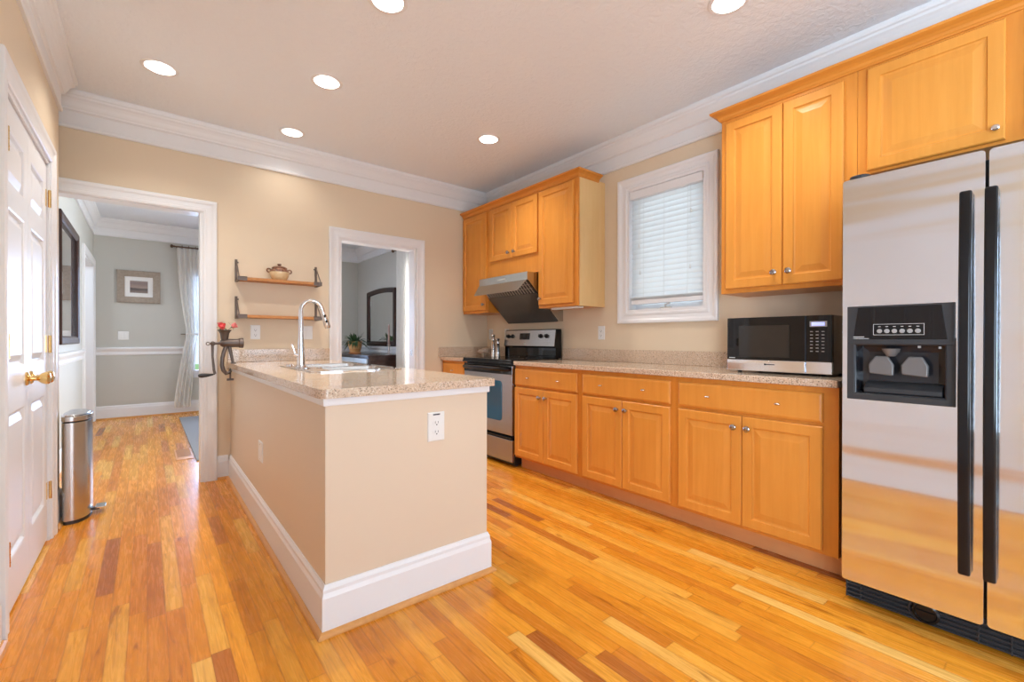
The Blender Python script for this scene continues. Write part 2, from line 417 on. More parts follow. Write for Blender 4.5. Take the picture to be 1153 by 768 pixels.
# ---------------------------------------------------------------- room dimensions
XL, XR, YB, YB2, ZC = -.42, 3.024, 4.183, 4.30, 2.735
YR = -4.1                      # rear wall behind the camera
YF, XDL, ZB = 8.25, -.56, .184  # dining far wall, dining left wall, baseboard height
DL = (-.50, .333, 2.08)        # left doorway
DR = (1.363, 2.125, 2.02)      # right doorway
S = 'structure'
LEND = 3.90                    # end of the left wall
CR = {'kind': S}
# floor
MB().box(-2.2, 3.3, YR-.2, YF+.2, -.06, 0).build('floor', M['floor'], origin=(0, 0, 0), smooth=False, kind=S)
# ceiling with holes for the recessed lamps
LAMPS = [(.062, 3.452), (.89, 2.972), (.894, 3.871), (2.169, 2.986), (.906, 2.075), (2.19, 1.04)]
LR = .078
m = MB(); m.slab([(-2.2, YR-.2), (3.3, YR-.2), (3.3, YF+.2), (-2.2, YF+.2)], [circ(x, y, LR) for x, y in LAMPS], F_top(0), ZC, ZC+.02)
m.box(-2.2, 3.3, YR-.2, YF+.2, ZC+.2, ZC+.22)
m.build('ceiling', M['ceil'], smooth=False, origin=(0, 0, ZC), kind=S)
# left wall with the closet opening (solid closet back layer behind it)
CY0, CY1, CZ = 2.50, 3.51, 2.065
LW = (-3.15, -.35, .12, 2.15)  # opening of the unseen side window added for its light
m = MB(); m.box(XL-.14, XL, YR, LW[0], 0, ZC); m.box(XL-.14, XL, LW[0], LW[1], 0, LW[2]); m.box(XL-.14, XL, LW[0], LW[1], LW[3], ZC); m.box(XL-.14, XL, LW[1], CY0, 0, ZC); m.box(XL-.14, XL, CY1, LEND, 0, ZC); m.box(XL-.14, XL, CY0, CY1, CZ, ZC)
m.box(XL-.22, XL-.14, 0, LEND, 0, ZC)
m.build('wall_left', M['wall'], smooth=False, kind=S)
MB().box(-.83, -.75, LEND-.1, YB2, 0, ZC).build('wall_recess', M['wall'], smooth=False, kind=S)
MB().box(-.83, XL-.22, LEND-.1, LEND, 0, ZC).build('wall_recess_end', M['wall'], smooth=False, kind=S)
# back wall with two doorways
m = MB()
for x0, x1, z0, z1 in ((-.83, DL[0], 0, ZC), (DL[1], DR[0], 0, ZC), (DR[1], XR+.2, 0, ZC), (DL[0], DL[1], DL[2], ZC), (DR[0], DR[1], DR[2], ZC)):
    m.box(x0, x1, YB, YB2-.012, z0, z1)
m.build('wall_back', M['wall'], smooth=False, kind=S)
m = MB()
for x0, x1, z0, z1 in ((XDL, DL[0], 0, ZC), (DL[1], DR[0], 0, ZC), (DR[1], XR, 0, ZC), (DL[0], DL[1], DL[2], ZC), (DR[0], DR[1], DR[2], ZC)):
    m.box(x0, x1, YB2-.012, YB2, z0, z1)
m.build('wall_dining_near', M['grey'], smooth=False, kind=S)
# right wall (kitchen) with window openings
WY0, WY1, WZ0, WZ1 = 1.585, 2.245, 1.315, 2.30
def wall_holes(name, mat, mk, a0, a1, holes):
    m = MB(); cur = a0
    for h0, h1, z0, z1 in sorted(holes):
        mk(m, cur, h0, 0, ZC); mk(m, h0, h1, 0, z0); mk(m, h0, h1, z1, ZC); cur = h1
    mk(m, cur, a1, 0, ZC); return m.build(name, mat, smooth=False, kind=S)
wall_holes('wall_right', M['wall'], lambda m, a, b, z0, z1: m.box(XR, XR+.16, a, b, z0, z1), YR, YB2-.01, [(WY0, WY1, WZ0, WZ1)])
DRW = (4.75, 6.05, .62, 2.2)
wall_holes('wall_dining_right', M['grey'], lambda m, a, b, z0, z1: m.box(XR, XR+.16, a, b, z0, z1), YB2-.01, YF+.15, [DRW])
BWIN = (-.05, 2.65, .12, 2.15)
wall_holes('wall_rear', M['wall'], lambda m, a, b, z0, z1: m.box(a, b, YR-.16, YR, z0, z1), XL-.22, XR+.16, [BWIN])
DFW = (.53, 1.75, .60, 2.06)
wall_holes('wall_dining_far', M['grey'], lambda m, a, b, z0, z1: m.box(a, b, YF, YF+.15, z0, z1), -2.2, XR, [DFW])
DLO = (6.97, 8.12, 0, 2.07)
wall_holes('wall_dining_left', M['grey'], lambda m, a, b, z0, z1: m.box(XDL-.12, XDL, a, b, z0, z1) if z1 > z0 else None, YB2, YF, [DLO])
MB().box(-2.2, -2.1, YB2, YF, 0, ZC).build('wall_hall', M['white'], smooth=False, kind=S)
MB().box(-2.2, -.83, YB2-.1, YB2, 0, ZC).build('wall_hall_end', M['white'], smooth=False, kind=S)

# crown mouldings
CROWN = [(0, -.235), (.014, -.235), (.018, -.228), (.018, -.216), (.011, -.206), (.011, -.128), (.018, -.122), (.026, -.118), (.028, -.108), (.034, -.100),
         (.040, -.088), (.046, -.072), (.056, -.056), (.066, -.046), (.068, -.034), (.076, -.028), (.080, -.016), (.080, 0), (0, 0)]
CROWN = [(c, b+ZC) for c, b in CROWN]
def trim(name, mk, mat=None): m = MB(); mk(m); return m.build(name, mat or M['white'], kind=S, smooth=False)
trim('trim_crown_left', lambda m: m.extr(F_left(XL), CROWN, YR, LEND, 1, 1))
trim('trim_crown_wall_end', lambda m: m.extr(F_front(LEND), CROWN, -XL, .75, -1, -1))
trim('trim_crown_back', lambda m: m.extr(F_back(YB), CROWN, -.75, XR, 1, -1))
trim('trim_crown_right', lambda m: m.extr(F_right(XR), CROWN, -YB, -YR, 1, -1))
trim('trim_crown_rear', lambda m: m.extr(F_front(YR), CROWN, -XR, -XL, 1, -1))
trim('trim_crown_dining_left', lambda m: m.extr(F_left(XDL), CROWN, YB2, YF, 1, -1))
trim('trim_crown_dining_far', lambda m: m.extr(F_back(YF), CROWN, XDL, XR, 1, -1))
trim('trim_crown_dining_right', lambda m: m.extr(F_right(XR), CROWN, -YF, -YB2, 1, -1))
trim('trim_crown_dining_near', lambda m: m.extr(F_front(YB2), CROWN, -XR, -XDL, 1, -1))
# baseboards
BASE = [(0, 0), (.016, 0), (.016, ZB-.045), (.013, ZB-.035), (.011, ZB-.028), (.011, ZB-.016), (.006, ZB-.006), (.004, ZB), (0, ZB)]
SHOE = [(0, 0), (.034, 0), (.034, .006), (.030, .014), (.022, .019), (.016, .02), (0, .02)]
SHOE = [(c, b) for c, b in SHOE]
def baseb(name, fr, a0, a1, m0=0, m1=0, shoe=True):
    o = trim('baseboard_'+name, lambda m: m.extr(fr, BASE, a0, a1, m0, m1))
    if shoe: trim('trim_shoe_'+name, lambda m: m.extr(fr, [(max(c, .016), b) for c, b in SHOE], a0, a1, m0, m1), M['shoe'])
baseb('left', F_left(XL), CY1+.105, LEND, 0, 1)
baseb('left_near', F_left(XL), YR, CY0-.105)
baseb('back', F_back(YB), DL[1]+.09, .514-.016)
baseb('dining_far', F_back(YF), XDL, XR, 1, -1)
baseb('dining_left', F_left(XDL), YB2, DLO[0]-.09)
baseb('dining_right', F_right(XR), -YF, -YB2, 1, -1)
RAIL = [(0, 0), (.010, .004), (.013, .02), (.010, .045), (.016, .06), (.026, .078), (.030, .09), (.030, .104), (.018, .112), (0, .112)]
RAIL = [(c, b+.872) for c, b in RAIL]
trim('trim_chair_rail_far', lambda m: m.extr(F_back(YF), RAIL, XDL, DFW[0]-.08, 1, 0))
trim('trim_chair_rail_far_end', lambda m: m.extr(F_back(YF), RAIL, DFW[1]+.08, XR, 0, -1))
trim('trim_chair_rail_left', lambda m: m.extr(F_left(XDL), RAIL, YB2, DLO[0]-.09))
trim('trim_chair_rail_right', lambda m: m.extr(F_right(XR), RAIL, -YF, -DRW[1]-.08, 1, 0))
# casings
CAS = [(0, 0), (0, .014), (.006, .018), (.022, .018), (.026, .015), (.040, .016), (.056, .019), (.068, .024), (.084, .026), (.090, .022), (.090, 0)]
CASW = [(o*1.0, h) for o, h in CAS]
trim('trim_door_casing_left', lambda m: m.frame(F_back(YB), DL[0], DL[1], 0, DL[2]-.012, CAS, True))
trim('trim_door_casing_right', lambda m: m.frame(F_back(YB), DR[0]-.003, DR[1]+.003, 0, DR[2], CAS, True))
def jamb(name, fr, a0, a1, z1, d0, d1, t=.018):
    m = MB(); m.fbox(fr, a0, a0+t, 0, z1, d0, d1); m.fbox(fr, a1-t, a1, 0, z1, d0, d1); m.fbox(fr, a0+t, a1-t, z1-t, z1, d0, d1)
    m.build(name, M['white'], kind=S, smooth=False)
jamb('trim_door_jamb_left', F_back(YB), DL[0], DL[1], DL[2], -.118, .006)
jamb('trim_door_jamb_right', F_back(YB), DR[0], DR[1], DR[2], -.118, .006)
trim('trim_dining_opening_casing', lambda m: m.frame(F_left(XDL), DLO[0], DLO[1], 0, DLO[3], CAS, True))
jamb('trim_dining_opening_jamb', F_left(XDL), DLO[0], DLO[1], DLO[3], -.12, .006)
trim('trim_closet_casing', lambda m: m.frame(F_left(XL), CY0, CY1, 0, CZ, CAS, True))
jamb('trim_closet_jamb', F_left(XL), CY0, CY1, CZ, -.10, .006)
# small strike plate on the right doorway jamb
tag(MB().fbox(F_right(DR[1]-.018), -4.255, -4.225, .93, .99, 0, .002).build('strike_plate', M['nickel']), 'small metal strike plate on the jamb of the right doorway', 'strike plate')

# ---------------------------------------------------------------- closet doors
def closet_leaf(n, y0, y1, hinge, label_side):
    fr = F_left(XL-.040); T = .036; z0, z1 = .012, CZ-.022
    st = .072; rails = [(z0, z0+.20), (.80, .98), (1.62, 1.72), (z1-.11, z1)]
    d = MB(); d.fbox(fr, y0, y0+st, z0, z1, 0, T); d.fbox(fr, y1-st, y1, z0, z1, 0, T)
    for r0, r1 in rails: d.fbox(fr, y0+st, y1-st, r0, r1, 0, T)
    for i in range(3):
        d.rings(fr, y0+st, y1-st, rails[i][1], rails[i+1][0], [(0, T), (.006, T-.003), (.012, T-.014), (.020, T-.014), (.050, T-.002), (.052, T-.002)])
    d = d.build('door_%d' % n, M['door'], kind=S, smooth=False)
    for z in (.275, 1.07, 1.86):
        h = MB(); yy = hinge
        h.tube([(XL+.008, yy, z-.047), (XL+.008, yy, z+.047)], .0068, 10)
        for k in (-.03, 0, .03): h.tube([(XL+.008, yy, z+k-.001), (XL+.008, yy, z+k+.001)], .0078, 10)
        sgn = 1 if hinge < 3 else -1
        h.fbox(F_left(XL-.004), min(yy, yy+sgn*.028), max(yy, yy+sgn*.028), z-.045, z+.045, 0, .003)
        h.build('hinge', M['brass'], d)
    ky = y1-.045 if hinge < 3 else y0+.045
    k = MB(); x = XL-.004
    k.lathe([(0, 0), (.031, 0), (.031, .004), (.026, .009), (.014, .013), (.0105, .022), (.0105, .034), (.015, .040), (.024, .050), (.0285, .062), (.0285, .070), (.022, .077), (.010, .080), (0, .080)], (x, ky, .918), X_, 24)
    k.build('door_knob', M['brass'], d)
# unseen white double door, added so the refrigerator reflects a pale grey
trim('trim_added_door_casing', lambda m: m.frame(F_left(XL), .30, 1.60, 0, 2.06, CAS, True))
for n_, (a_, b_) in ((3, (.305, .948)), (4, (.952, 1.595))):
    m = MB(); g_ = F_left(XL+.001); m.fbox(g_, a_, b_, .012, 2.055, 0, .006)
    for q0, q1 in ((.22, .80), (.98, 1.62), (1.72, 1.94)):
        for c0_, c1_ in ((a_+.09, (a_+b_)/2-.04), ((a_+b_)/2+.04, b_-.09)):
            m.rings(g_, c0_, c1_, q0, q1, [(0, .0062), (.01, .010), (.02, .0062), (.03, .009)])
    m.build('door_%d' % n_, M['door'], kind=S, smooth=False)
mid = (CY0+CY1)/2
closet_leaf(1, CY0+.021, mid-.0015, CY0+.036, 'near')
closet_leaf(2, mid+.0015, CY1-.021, CY1-.014, 'far')

# ---------------------------------------------------------------- kitchen window and blind
fr = F_right(XR)
WCAS = [(0, 0), (0, .012), (.006, .018), (.020, .018), (.026, .013), (.034, .013), (.052, .016), (.066, .024), (.082, .026), (.088, .022), (.088, 0)]
m = MB(); m.frame(fr, -WY1, -WY0, WZ0, WZ1, WCAS)
wc = m.build('window_1', M['white'], kind=S, smooth=False)
m = MB()
for a0, a1, b0, b1 in ((-WY1, -WY1+.02, WZ0, WZ1), (-WY0-.02, -WY0, WZ0, WZ1), (-WY1+.02, -WY0-.02, WZ0, WZ0+.02), (-WY1+.02, -WY0-.02, WZ1-.02, WZ1)):
    m.fbox(fr, a0, a1, b0, b1, -.14, .012)
m.build('window_jamb', M['white'], wc, smooth=False)
m = MB(); m.frame(fr, -WY1+.065, -WY0-.065, WZ0+.065, WZ1-.065, [(0, -.125), (0, -.09), (.008, -.085), (.045, -.085), (.045, -.13)])
m.build('window_sash', M['white'], wc, smooth=False)
MB().fbox(fr, -WY1+.06, -WY0-.06, WZ0+.06, WZ1-.06, -.112, -.108).build('window_glass', M['glass'], wc)
m = MB(); m.fbox(fr, -1.99, -1.90, WZ0+.02, WZ0+.034, -.085, -.06); m.tube([P3(fr, -1.945, WZ0+.03, -.07), P3(fr, -1.94, WZ0+.055, -.055), P3(fr, -1.90, WZ0+.06, -.05)], .006, 8)
m.build('window_crank', M['nickel'], wc)
bl = thing('window_blind', 'white slatted blind lowered over the window beside the cabinets', 'blind', (XR, (WY0+WY1)/2, WZ0+.06))
ba0, ba1 = -WY1+.024, -WY0-.024
MB().fbox(fr, ba0, ba1, 2.215, 2.278, -.055, .010).build('valance', M['white'], bl, bev=.003)
nsl = 20; ztop, zbot = 2.196, 1.445
for i in range(nsl):
    z = ztop-(ztop-zbot)*i/(nsl-1); s_ = MB(); th = math.radians(64)
    pr = []
    for k in range(7):
        u_ = (k/6-.5)*.050; bow = .0035*(1-(2*k/6-1)**2)
        pr.append((-.028+u_*math.cos(th)+bow*math.sin(th), z-u_*math.sin(th)+bow*math.cos(th)))
    pr2 = [(c, b-.0022) for c, b in reversed(pr)]
    s_.extr(fr, pr+pr2, ba0+.002, ba1-.004); s_.build('slat', M['slat'], bl)
MB().fbox(fr, ba0+.002, ba1-.004, 1.378, 1.412, -.052, -.006).build('bottom_rail', M['white'], bl, bev=.004)
for i in range(4):
    MB().fbox(fr, ba0+.002, ba1-.004, 1.4135+i*.0055, 1.4165+i*.0055, -.053, -.004).build('stacked_slat', M['slat'], bl)
for yy in (2.10, 1.92, 1.73):
    MB().tube([(XR+.006, yy, 2.22), (XR+.006, yy, 1.41)], .0012, 6).build('ladder_cord', M['plastic'], bl)
for yy, zt in ((2.135, 1.835), (2.125, 1.62), (1.70, 2.02), (1.705, 1.62)):
    MB().tube([(XR-.004, yy, 2.22), (XR-.004, yy, zt+.02)], .0011, 6).build('pull_cord', M['plastic'], bl)
    MB().lathe([(0, .03), (.004, .028), (.007, .004), (.007, 0), (0, 0)], (XR-.004, yy, zt-.01), Z_, 10).build('cord_tassel', M['plastic'], bl)
MB().tube([P3(fr, ba1+.004, 2.275, .012), P3(fr, ba1+.004, 2.225, .014)], .005, 8).build('bracket_clip', M['nickel'], bl)

def plain_window(n, fr, a0, a1, z0, z1, grid=(2, 2), depth=.13):
    m = MB(); m.frame(fr, a0, a1, z0, z1, [(o*.9, h*.9) for o, h in CAS])
    w_ = m.build('window_%d' % n, M['white'], kind=S, smooth=False)
    m = MB(); t = .03
    m.fbox(fr, a0, a0+t, z0, z1, -depth, .008); m.fbox(fr, a1-t, a1, z0, z1, -depth, .008)
    m.fbox(fr, a0+t, a1-t, z0, z0+t, -depth, .008); m.fbox(fr, a0+t, a1-t, z1-t, z1, -depth, .008)
    for i in range(1, grid[0]):
        a = a0+(a1-a0)*i/grid[0]; m.fbox(fr, a-.02, a+.02, z0+t, z1-t, -.10, -.06)
    for i in range(1, grid[1]):
        b = z0+(z1-z0)*i/grid[1]; m.fbox(fr, a0+t, a1-t, b-.018, b+.018, -.098, -.062)
    m.build('window_frame', M['white'], w_, smooth=False)
    MB().fbox(fr, a0+t, a1-t, z0+t, z1-t, -.082, -.078).build('window_glass', M['glass'], w_)
plain_window(2, F_back(YF), DFW[0], DFW[1], DFW[2], DFW[3], (1, 2))
plain_window(3, F_right(XR), -DRW[1], -DRW[0], DRW[2], DRW[3], (2, 2))
plain_window(4, F_front(YR), -BWIN[1], -BWIN[0], BWIN[2], BWIN[3], (3, 1))  # unseen rear window, assumed as the source of the rear light
plain_window(5, F_left(XL), LW[0], LW[1], LW[2], LW[3], (2, 1))  # unseen side window, added to light the cabinet fronts
MB().box(-12, 16, YR-25, 35, -.6, -.5).build('ground', M['foliage_out'], smooth=False, kind=S)

# ---------------------------------------------------------------- peninsula
PX0, PX1, PY0, PY1 = .514, 1.253, 1.736, YB
CT = .914; CB = .879; TB = .849
pen = thing('kitchen_peninsula', 'beige painted kitchen peninsula with a tall white baseboard', 'peninsula', (.88, 2.96, 0))
m = MB(); m.box(PX0, PX0+.12, PY0, PY1-.001, 0, TB); m.box(PX0+.12, PX1, PY0, PY0+.12, 0, TB)
m.build('painted_half_wall', M['pen'], pen, smooth=False)
m = MB(); m.box(PX0+.12, PX1-.02, PY0+.12, 2.58, .10, TB+.02); m.box(PX0+.12, PX1-.02, 3.42, PY1-.01, .10, TB+.02)
m.box(PX0+.12, PX1-.02, 2.58, 3.42, .10, .66); m.box(PX0+.12, PX1-.09, PY0+.12, PY1-.01, 0, .10)
m.build('cabinet_box', M['maplebox'], pen, smooth=False)
m = MB(); m.extr(F_left(PX1-.02), [(0, .11), (.02, .11), (.02, TB), (0, TB)], PY0+.14, 4.10)
for y0, y1 in ((1.90, 2.45), (2.47, 2.98), (3.0, 3.5), (3.52, 4.05)):
    m.rings(F_left(PX1), y0, y1, .14, .82, [(0, 0), (0, .014), (.005, .019), (.055, .019), (.058, .011), (.064, .010), (.092, .017)])
m.build('kitchen_side_doors', M['maple'], pen, smooth=False)
fl = (V((PX0, 0, 0)), Y_, Z_, -X_)
m = MB(); m.extr(fl, BASE, PY0, PY1-.001, -1, 0); m.extr(F_back(PY0), BASE, PX0, PX1, -1, 1)
m.extr(F_left(PX1), BASE, PY0, PY0+.12, -1, 0); m.build('baseboard', M['white'], pen, smooth=False)
m = MB(); sh = [(max(c, .016), b) for c, b in SHOE]
m.extr(fl, sh, PY0, PY1-.001, -1, 0); m.extr(F_back(PY0), sh, PX0, PX1, -1, 1); m.extr(F_left(PX1), sh, PY0, PY0+.12, -1, 0)
m.build('shoe_molding', M['shoe'], pen, smooth=False)
tr = [(-.01, TB), (.007, TB), (.009, TB+.004), (.009, CB-.0005), (-.01, CB-.0005)]
m = MB(); m.extr(fl, tr, PY0, PY1-.001, -1, 0); m.extr(F_back(PY0), tr, PX0, PX1, -1, 1); m.extr(F_left(PX1), tr, PY0, PY0+.12, -1, 0)
m.build('trim_strip', M['white'], pen, smooth=False)
# counter on the peninsula with the sink cut-out
SX0, SX1, SY0, SY1 = .70, 1.235, 2.58, 3.42
ct = thing('granite_countertop', 'speckled beige granite countertop around the sink on the peninsula', 'countertop', (.88, 2.94, CB))
m = MB(); m.slab(rrect(PX0-.026, PX1+.034, PY0-.03, YB-.001, [0, 0, .035, .02]), [rrect(SX0+.02, SX1-.02, SY0+.02, SY1-.02, .04)[::-1]], F_top(0), CB, CT)
m.build('slab', M['granite'], ct, bev=.006, seg=3)
MB().box(PX0-.02, DR[0]-.092, YB-.021, YB-.001, CT+.0003, CT+.102).build('backsplash', M['granite'], ct, bev=.002)
# sink
sk = thing('kitchen_sink', 'stainless drop-in double sink set in the peninsula counter', 'sink', ((SX0+SX1)/2, (SY0+SY1)/2, CT))
B1 = (SX0+.115, SX1-.035, SY0+.035, 2.985); B2 = (SX0+.115, SX1-.035, 3.015, SY1-.035)
m = MB(); m.slab(rrect(SX0, SX1, SY0, SY1, .05), [rrect(*B1, .05)[::-1], rrect(*B2, .05)[::-1]], F_top(0), CT+.0004, CT+.0065)
m.build('rim', M['chrome'], sk, bev=.0025)
for B in (B1, B2):
    m = MB(); prev = None
    for ins, z in ((0, CT+.003), (.004, CT-.02), (.012, CT-.15), (.03, CT-.175), (.06, CT-.18)):
        q = [m.bm.verts.new((x, y, z)) for x, y in rrect(B[0]+ins, B[1]-ins, B[2]+ins, B[3]-ins, .05)]
        if prev:
            for i in range(len(q)): m.face([prev[i], prev[(i+1) % len(q)], q[(i+1) % len(q)], q[i]])
        prev = q
    m.face(prev); bo = m.build('bowl', M['steelcan'], sk)
    MB().lathe([(0, .002), (.03, .002), (.042, .004), (.044, 0), (0, 0)], ((B[0]+B[1])/2, (B[2]+B[3])/2, CT-.18), Z_, 20).build('drain', M['chrome'], sk)
MB().lathe([(0, .012), (.012, .012), (.020, .008), (.022, 0), (0, 0)], (SX0+.045, 3.30, CT+.0065), Z_, 20).build('hole_cap', M['chrome'], sk)
# faucet
FX, FY = SX0+.05, 3.03
z0 = CT+.0065
fc = thing('kitchen_faucet', 'tall chrome gooseneck faucet standing at the peninsula sink', 'faucet', (FX, FY, z0))
MB().lathe([(0, 0), (.031, 0), (.031, .004), (.027, .012), (.024, .016), (0, .016)], (FX, FY, z0), Z_, 24).build('base', M['chrome'], fc)
m = MB(); m.prism([(FX-.03+a*.001, b) for a, b in ()] or rrect(FX-.028, FX+.028, FY-.125, FY+.125, .027), F_top(z0), 0, .004); m.build('deck_plate', M['chrome'], fc, bev=.0015)
m = MB(); bx = .0
pts = [(FX, FY, z0+.012), (FX, FY, z0+.05), (FX, FY, z0+.13), (FX, FY, z0+.20), (FX, FY, z0+.34)]
rr = [.0235, .0225, .0185, .0150, .0128]
R_ = .064; cz = z0+.358
for i in range(0, 15):
    a = PI-(PI*.94)*i/14; pts.append((FX+R_+R_*math.cos(a), FY, cz+R_*math.sin(a))); rr.append(.0125)
m.tube(pts, rr, 18); m.build('spout', M['chrome'], fc)
e = V(pts[-1]); d = (V(pts[-1])-V(pts[-2])).normalized()
m = MB(); m.tube([e-d*.005, e+d*.02, e+d*.06, e+d*.118, e+d*.125], [.0135, .0145, .0165, .0195, .016], 18); hd = m.build('spray_head', M['nickel'], fc)
m = MB()
for k in (.045, .08): m.lathe([(0, .002), (.006, .002), (.007, 0), (0, 0)], e+d*k+V((0, -.0165-(.001 if k > .06 else 0), 0)), V((0, -1, 0)), 12, 1, 1.5)
m.build('spray_button', M['black'], hd)
m = MB(); m.tube([(FX-.018, FY+.005, z0+.075), (FX-.038, FY+.008, z0+.082)], [.012, .011], 12)
m.tube([(FX-.034, FY+.008, z0+.084), (FX-.038, FY+.008, z0+.110), (FX-.048, FY+.008, z0+.138)], [.0045, .004, .0045], 10)
m.ball((FX-.050, FY+.008, z0+.143), .007); m.build('lever', M['chrome'], fc)

# ---------------------------------------------------------------- cabinets
XFc = 2.442
RP = [(0, 0), (0, .014), (.005, .019), (.050, .019), (.0535, .0125), (.059, .0105), (.064, .0105), (.094, .0175), (.096, .0175)]
DP = [(0, 0), (0, .012), (.004, .016), (.012, .019), (.014, .019)]
def knob(parent, p, n_, mat='pewter', r=.0175):
    m = MB(); m.lathe([(0, 0), (.008, 0), (.008, .003), (.005, .008), (.0055, .014), (r*.82, .017), (r, .0205), (r*.97, .025), (r*.6, .029), (0, .030)], p, n_, 18)
    m.torus(V(p)+V(n_)*.0265, r*.72, .0014, n_, 18, 6); return m.build('knob', M[mat], parent)
def pull(parent, p, n_):
    m = MB(); p = V(p); m.lathe([(0, 0), (.007, 0), (.005, .005), (.005, .014), (0, .014)], p, n_, 12)
    c = p+V(n_)*.017; m.ball(c, .009, 12, 1, 1.6, .8); return m.build('knob', M['nickel'], parent)
def rp_door(parent, fr, a0, a1, b0, b1, knob_at=None, mat='maple', kn='pewter', off=0, kr=.0165):
    m = MB(); g = (fr[0]+fr[3]*off, fr[1], fr[2], fr[3]); m.rings(g, a0, a1, b0, b1, RP, back=True)
    d = m.build('door', M[mat], parent, smooth=False)
    if knob_at: knob(d, P3(g, knob_at[0], knob_at[1], .019), g[3], kn, kr)
    return d
def base_cabinet(y0, y1, label, doors=2, extra_left=.0, extra_right=.0, side=False):
    c = thing('base_cabinet', label, 'cabinet', ((XFc+XR)/2, (y0+y1)/2, 0), 'maple base cabinets along the right wall')
    fr = F_right(XFc); a0, a1 = -y1, -y0
    m = MB(); m.box(XFc, XR-.001, y0, y1, .10, CB-.0005); m.build('body', M['maplebox'], c, smooth=False)
    m = MB(); m.box(XFc+.07, XFc+.085, y0, y1, 0, .10); m.build('toe_kick', M['toe'], c, smooth=False)
    da0, da1 = a0+.022+extra_left, a1-.030-extra_right
    m = MB(); m.rings(fr, da0, da1, .712, .850, DP, back=True); dr = m.build('drawer_front', M['maple'], c, smooth=False)
    if doors == 2:
        w_ = da1-da0
        for k in (.255, .745): pull(dr, P3(fr, da0+w_*k, .781, .019), -X_)
        md = (da0+da1)/2
        rp_door(c, fr, da0, md-.0015, .118, .695, (md-.035, .635)); rp_door(c, fr, md+.0015, da1, .118, .695, (md+.035, .635))
    else:
        pull(dr, P3(fr, (da0+da1)/2, .781, .019), -X_); rp_door(c, fr, da0, da1, .118, .695, (da1-.035, .635))
    return c
base_cabinet(3.716, 4.181, 'maple base cabinet in the corner left of the range', 1)
base_cabinet(2.218, 2.966, 'maple base cabinet immediately right of the range', 2, -.015, 0)
base_cabinet(1.466, 2.217, 'maple base cabinet between its two neighbours, under the window', 2, 0, 0)
base_cabinet(.654, 1.465, 'widest maple base cabinet, under the microwave beside the refrigerator', 2, 0, .03)
# right-hand counters
cr = thing('granite_countertop', 'speckled beige granite countertop under the microwave and window', 'countertop', (2.72, 1.81, CB))
MB().box(2.412, XR-.001, .652, 2.962, CB, CT).build('slab', M['granite'], cr, bev=.005, seg=3)
MB().box(XR-.022, XR-.001, .652, 2.962, CT+.0003, CT+.102).build('backsplash', M['granite'], cr, bev=.002)
cl = thing('granite_countertop', 'short speckled granite countertop in the corner left of the range', 'countertop', (2.72, 3.95, CB))
MB().box(2.412, XR-.001, 3.722, YB-.001, CB, CT).build('slab', M['granite'], cl, bev=.005, seg=3)
m = MB(); m.box(XR-.022, XR-.001, 3.722, YB-.022, CT+.0003, CT+.102); m.box(2.385, XR-.001, YB-.022, YB-.001, CT+.0003, CT+.102); m.build('backsplash', M['granite'], cl, bev=.002)

XU = 2.70; UZ0, UZ1 = 1.372, 2.425
fu = F_right(XU)
def upper(name, label, y0, y1, z0, doors, side='maplebox', z1=UZ1, cat='cabinet'):
    c = thing('wall_cabinet', label, cat, ((XU+XR)/2, (y0+y1)/2, z0), 'maple wall cabinets along the right wall')
    MB().box(XU, XR-.001, y0, y1, z0, z1).build('body', M['maplebox'], c, smooth=False, bev=.0015)
    for a0, a1, b0, b1, kn, *r in doors: rp_door(c, fu, a0, a1, b0, b1, kn, kn=(r[0] if r else 'pewter'), kr=(r[1] if len(r) > 1 else .0165))
    return c
DZ0, DZ1 = 1.398, 2.395
upper('u', 'tall narrow maple wall cabinet in the corner left of the range hood', 3.716, 4.181, UZ0, [(-4.165, -3.735, DZ0, DZ1, (-3.77, 1.455))])
c2 = upper('u', 'short two-door maple wall cabinet above the range hood', 2.956, 3.715, 1.700, [(-3.672, -3.319, 1.872, DZ1, (-3.36, 1.925)), (-3.316, -2.963, 1.872, DZ1, (-3.275, 1.925))])
c3 = upper('u', 'tall one-door maple wall cabinet between the range hood and the window', 2.485, 2.955, UZ0, [(-2.945, -2.530, DZ0, DZ1, (-2.915, 1.455))])
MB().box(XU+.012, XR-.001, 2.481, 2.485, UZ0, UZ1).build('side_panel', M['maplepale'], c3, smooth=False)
MB().box(XU+.03, XU+.08, 2.50, 2.83, UZ0-.016, UZ0-.0005).build('light_strip', M['plastic'], c3, bev=.003)
c4 = upper('u', 'two-door maple wall cabinet above the microwave', .652, 1.322, UZ0, [(-1.292, -.983, DZ0, 2.385, (-1.018, 1.468)), (-.979, -.705, DZ0, 2.385, (-.944, 1.468))])
c5 = upper('u', 'shallow maple wall cabinet above the refrigerator', -.36, .651, 1.895, [(-.612, -.162, 1.908, 2.395, (-.188, 1.955), 'nickel', .013), (-.105, .345, 1.908, 2.395, (-.08, 1.955), 'nickel', .013)])
CC = [(0, 0), (.006, 0), (.010, .008), (.014, .012), (.018, .026), (.030, .038), (.044, .046), (.050, .050), (.052, .064), (0, .064)]
CC = [(c, (b*.85)+UZ1-.016) for c, b in CC]
def cab_crown(label, y0, y1, ret0, ret1):
    m = MB(); m.extr(fu, CC, -y1, -y0, -1 if ret1 else 0, 1 if ret0 else 0)
    if ret0: m.extr(F_back(y0), CC, XU, XR-.085, -1, 0)
    if ret1: m.extr(F_front(y1), CC, -(XR-.085), -XU, 0, 1)
    m.box(XU+.001, XR-.09, y0+.001, y1-.001, UZ1+.0005, UZ1+.045)
    tag(m.build('cabinet_crown_molding', M['mapletrim'], smooth=False), label, 'molding')
cab_crown('maple crown molding along the top of the cabinets around the range hood', 2.485, 4.175, True, False)
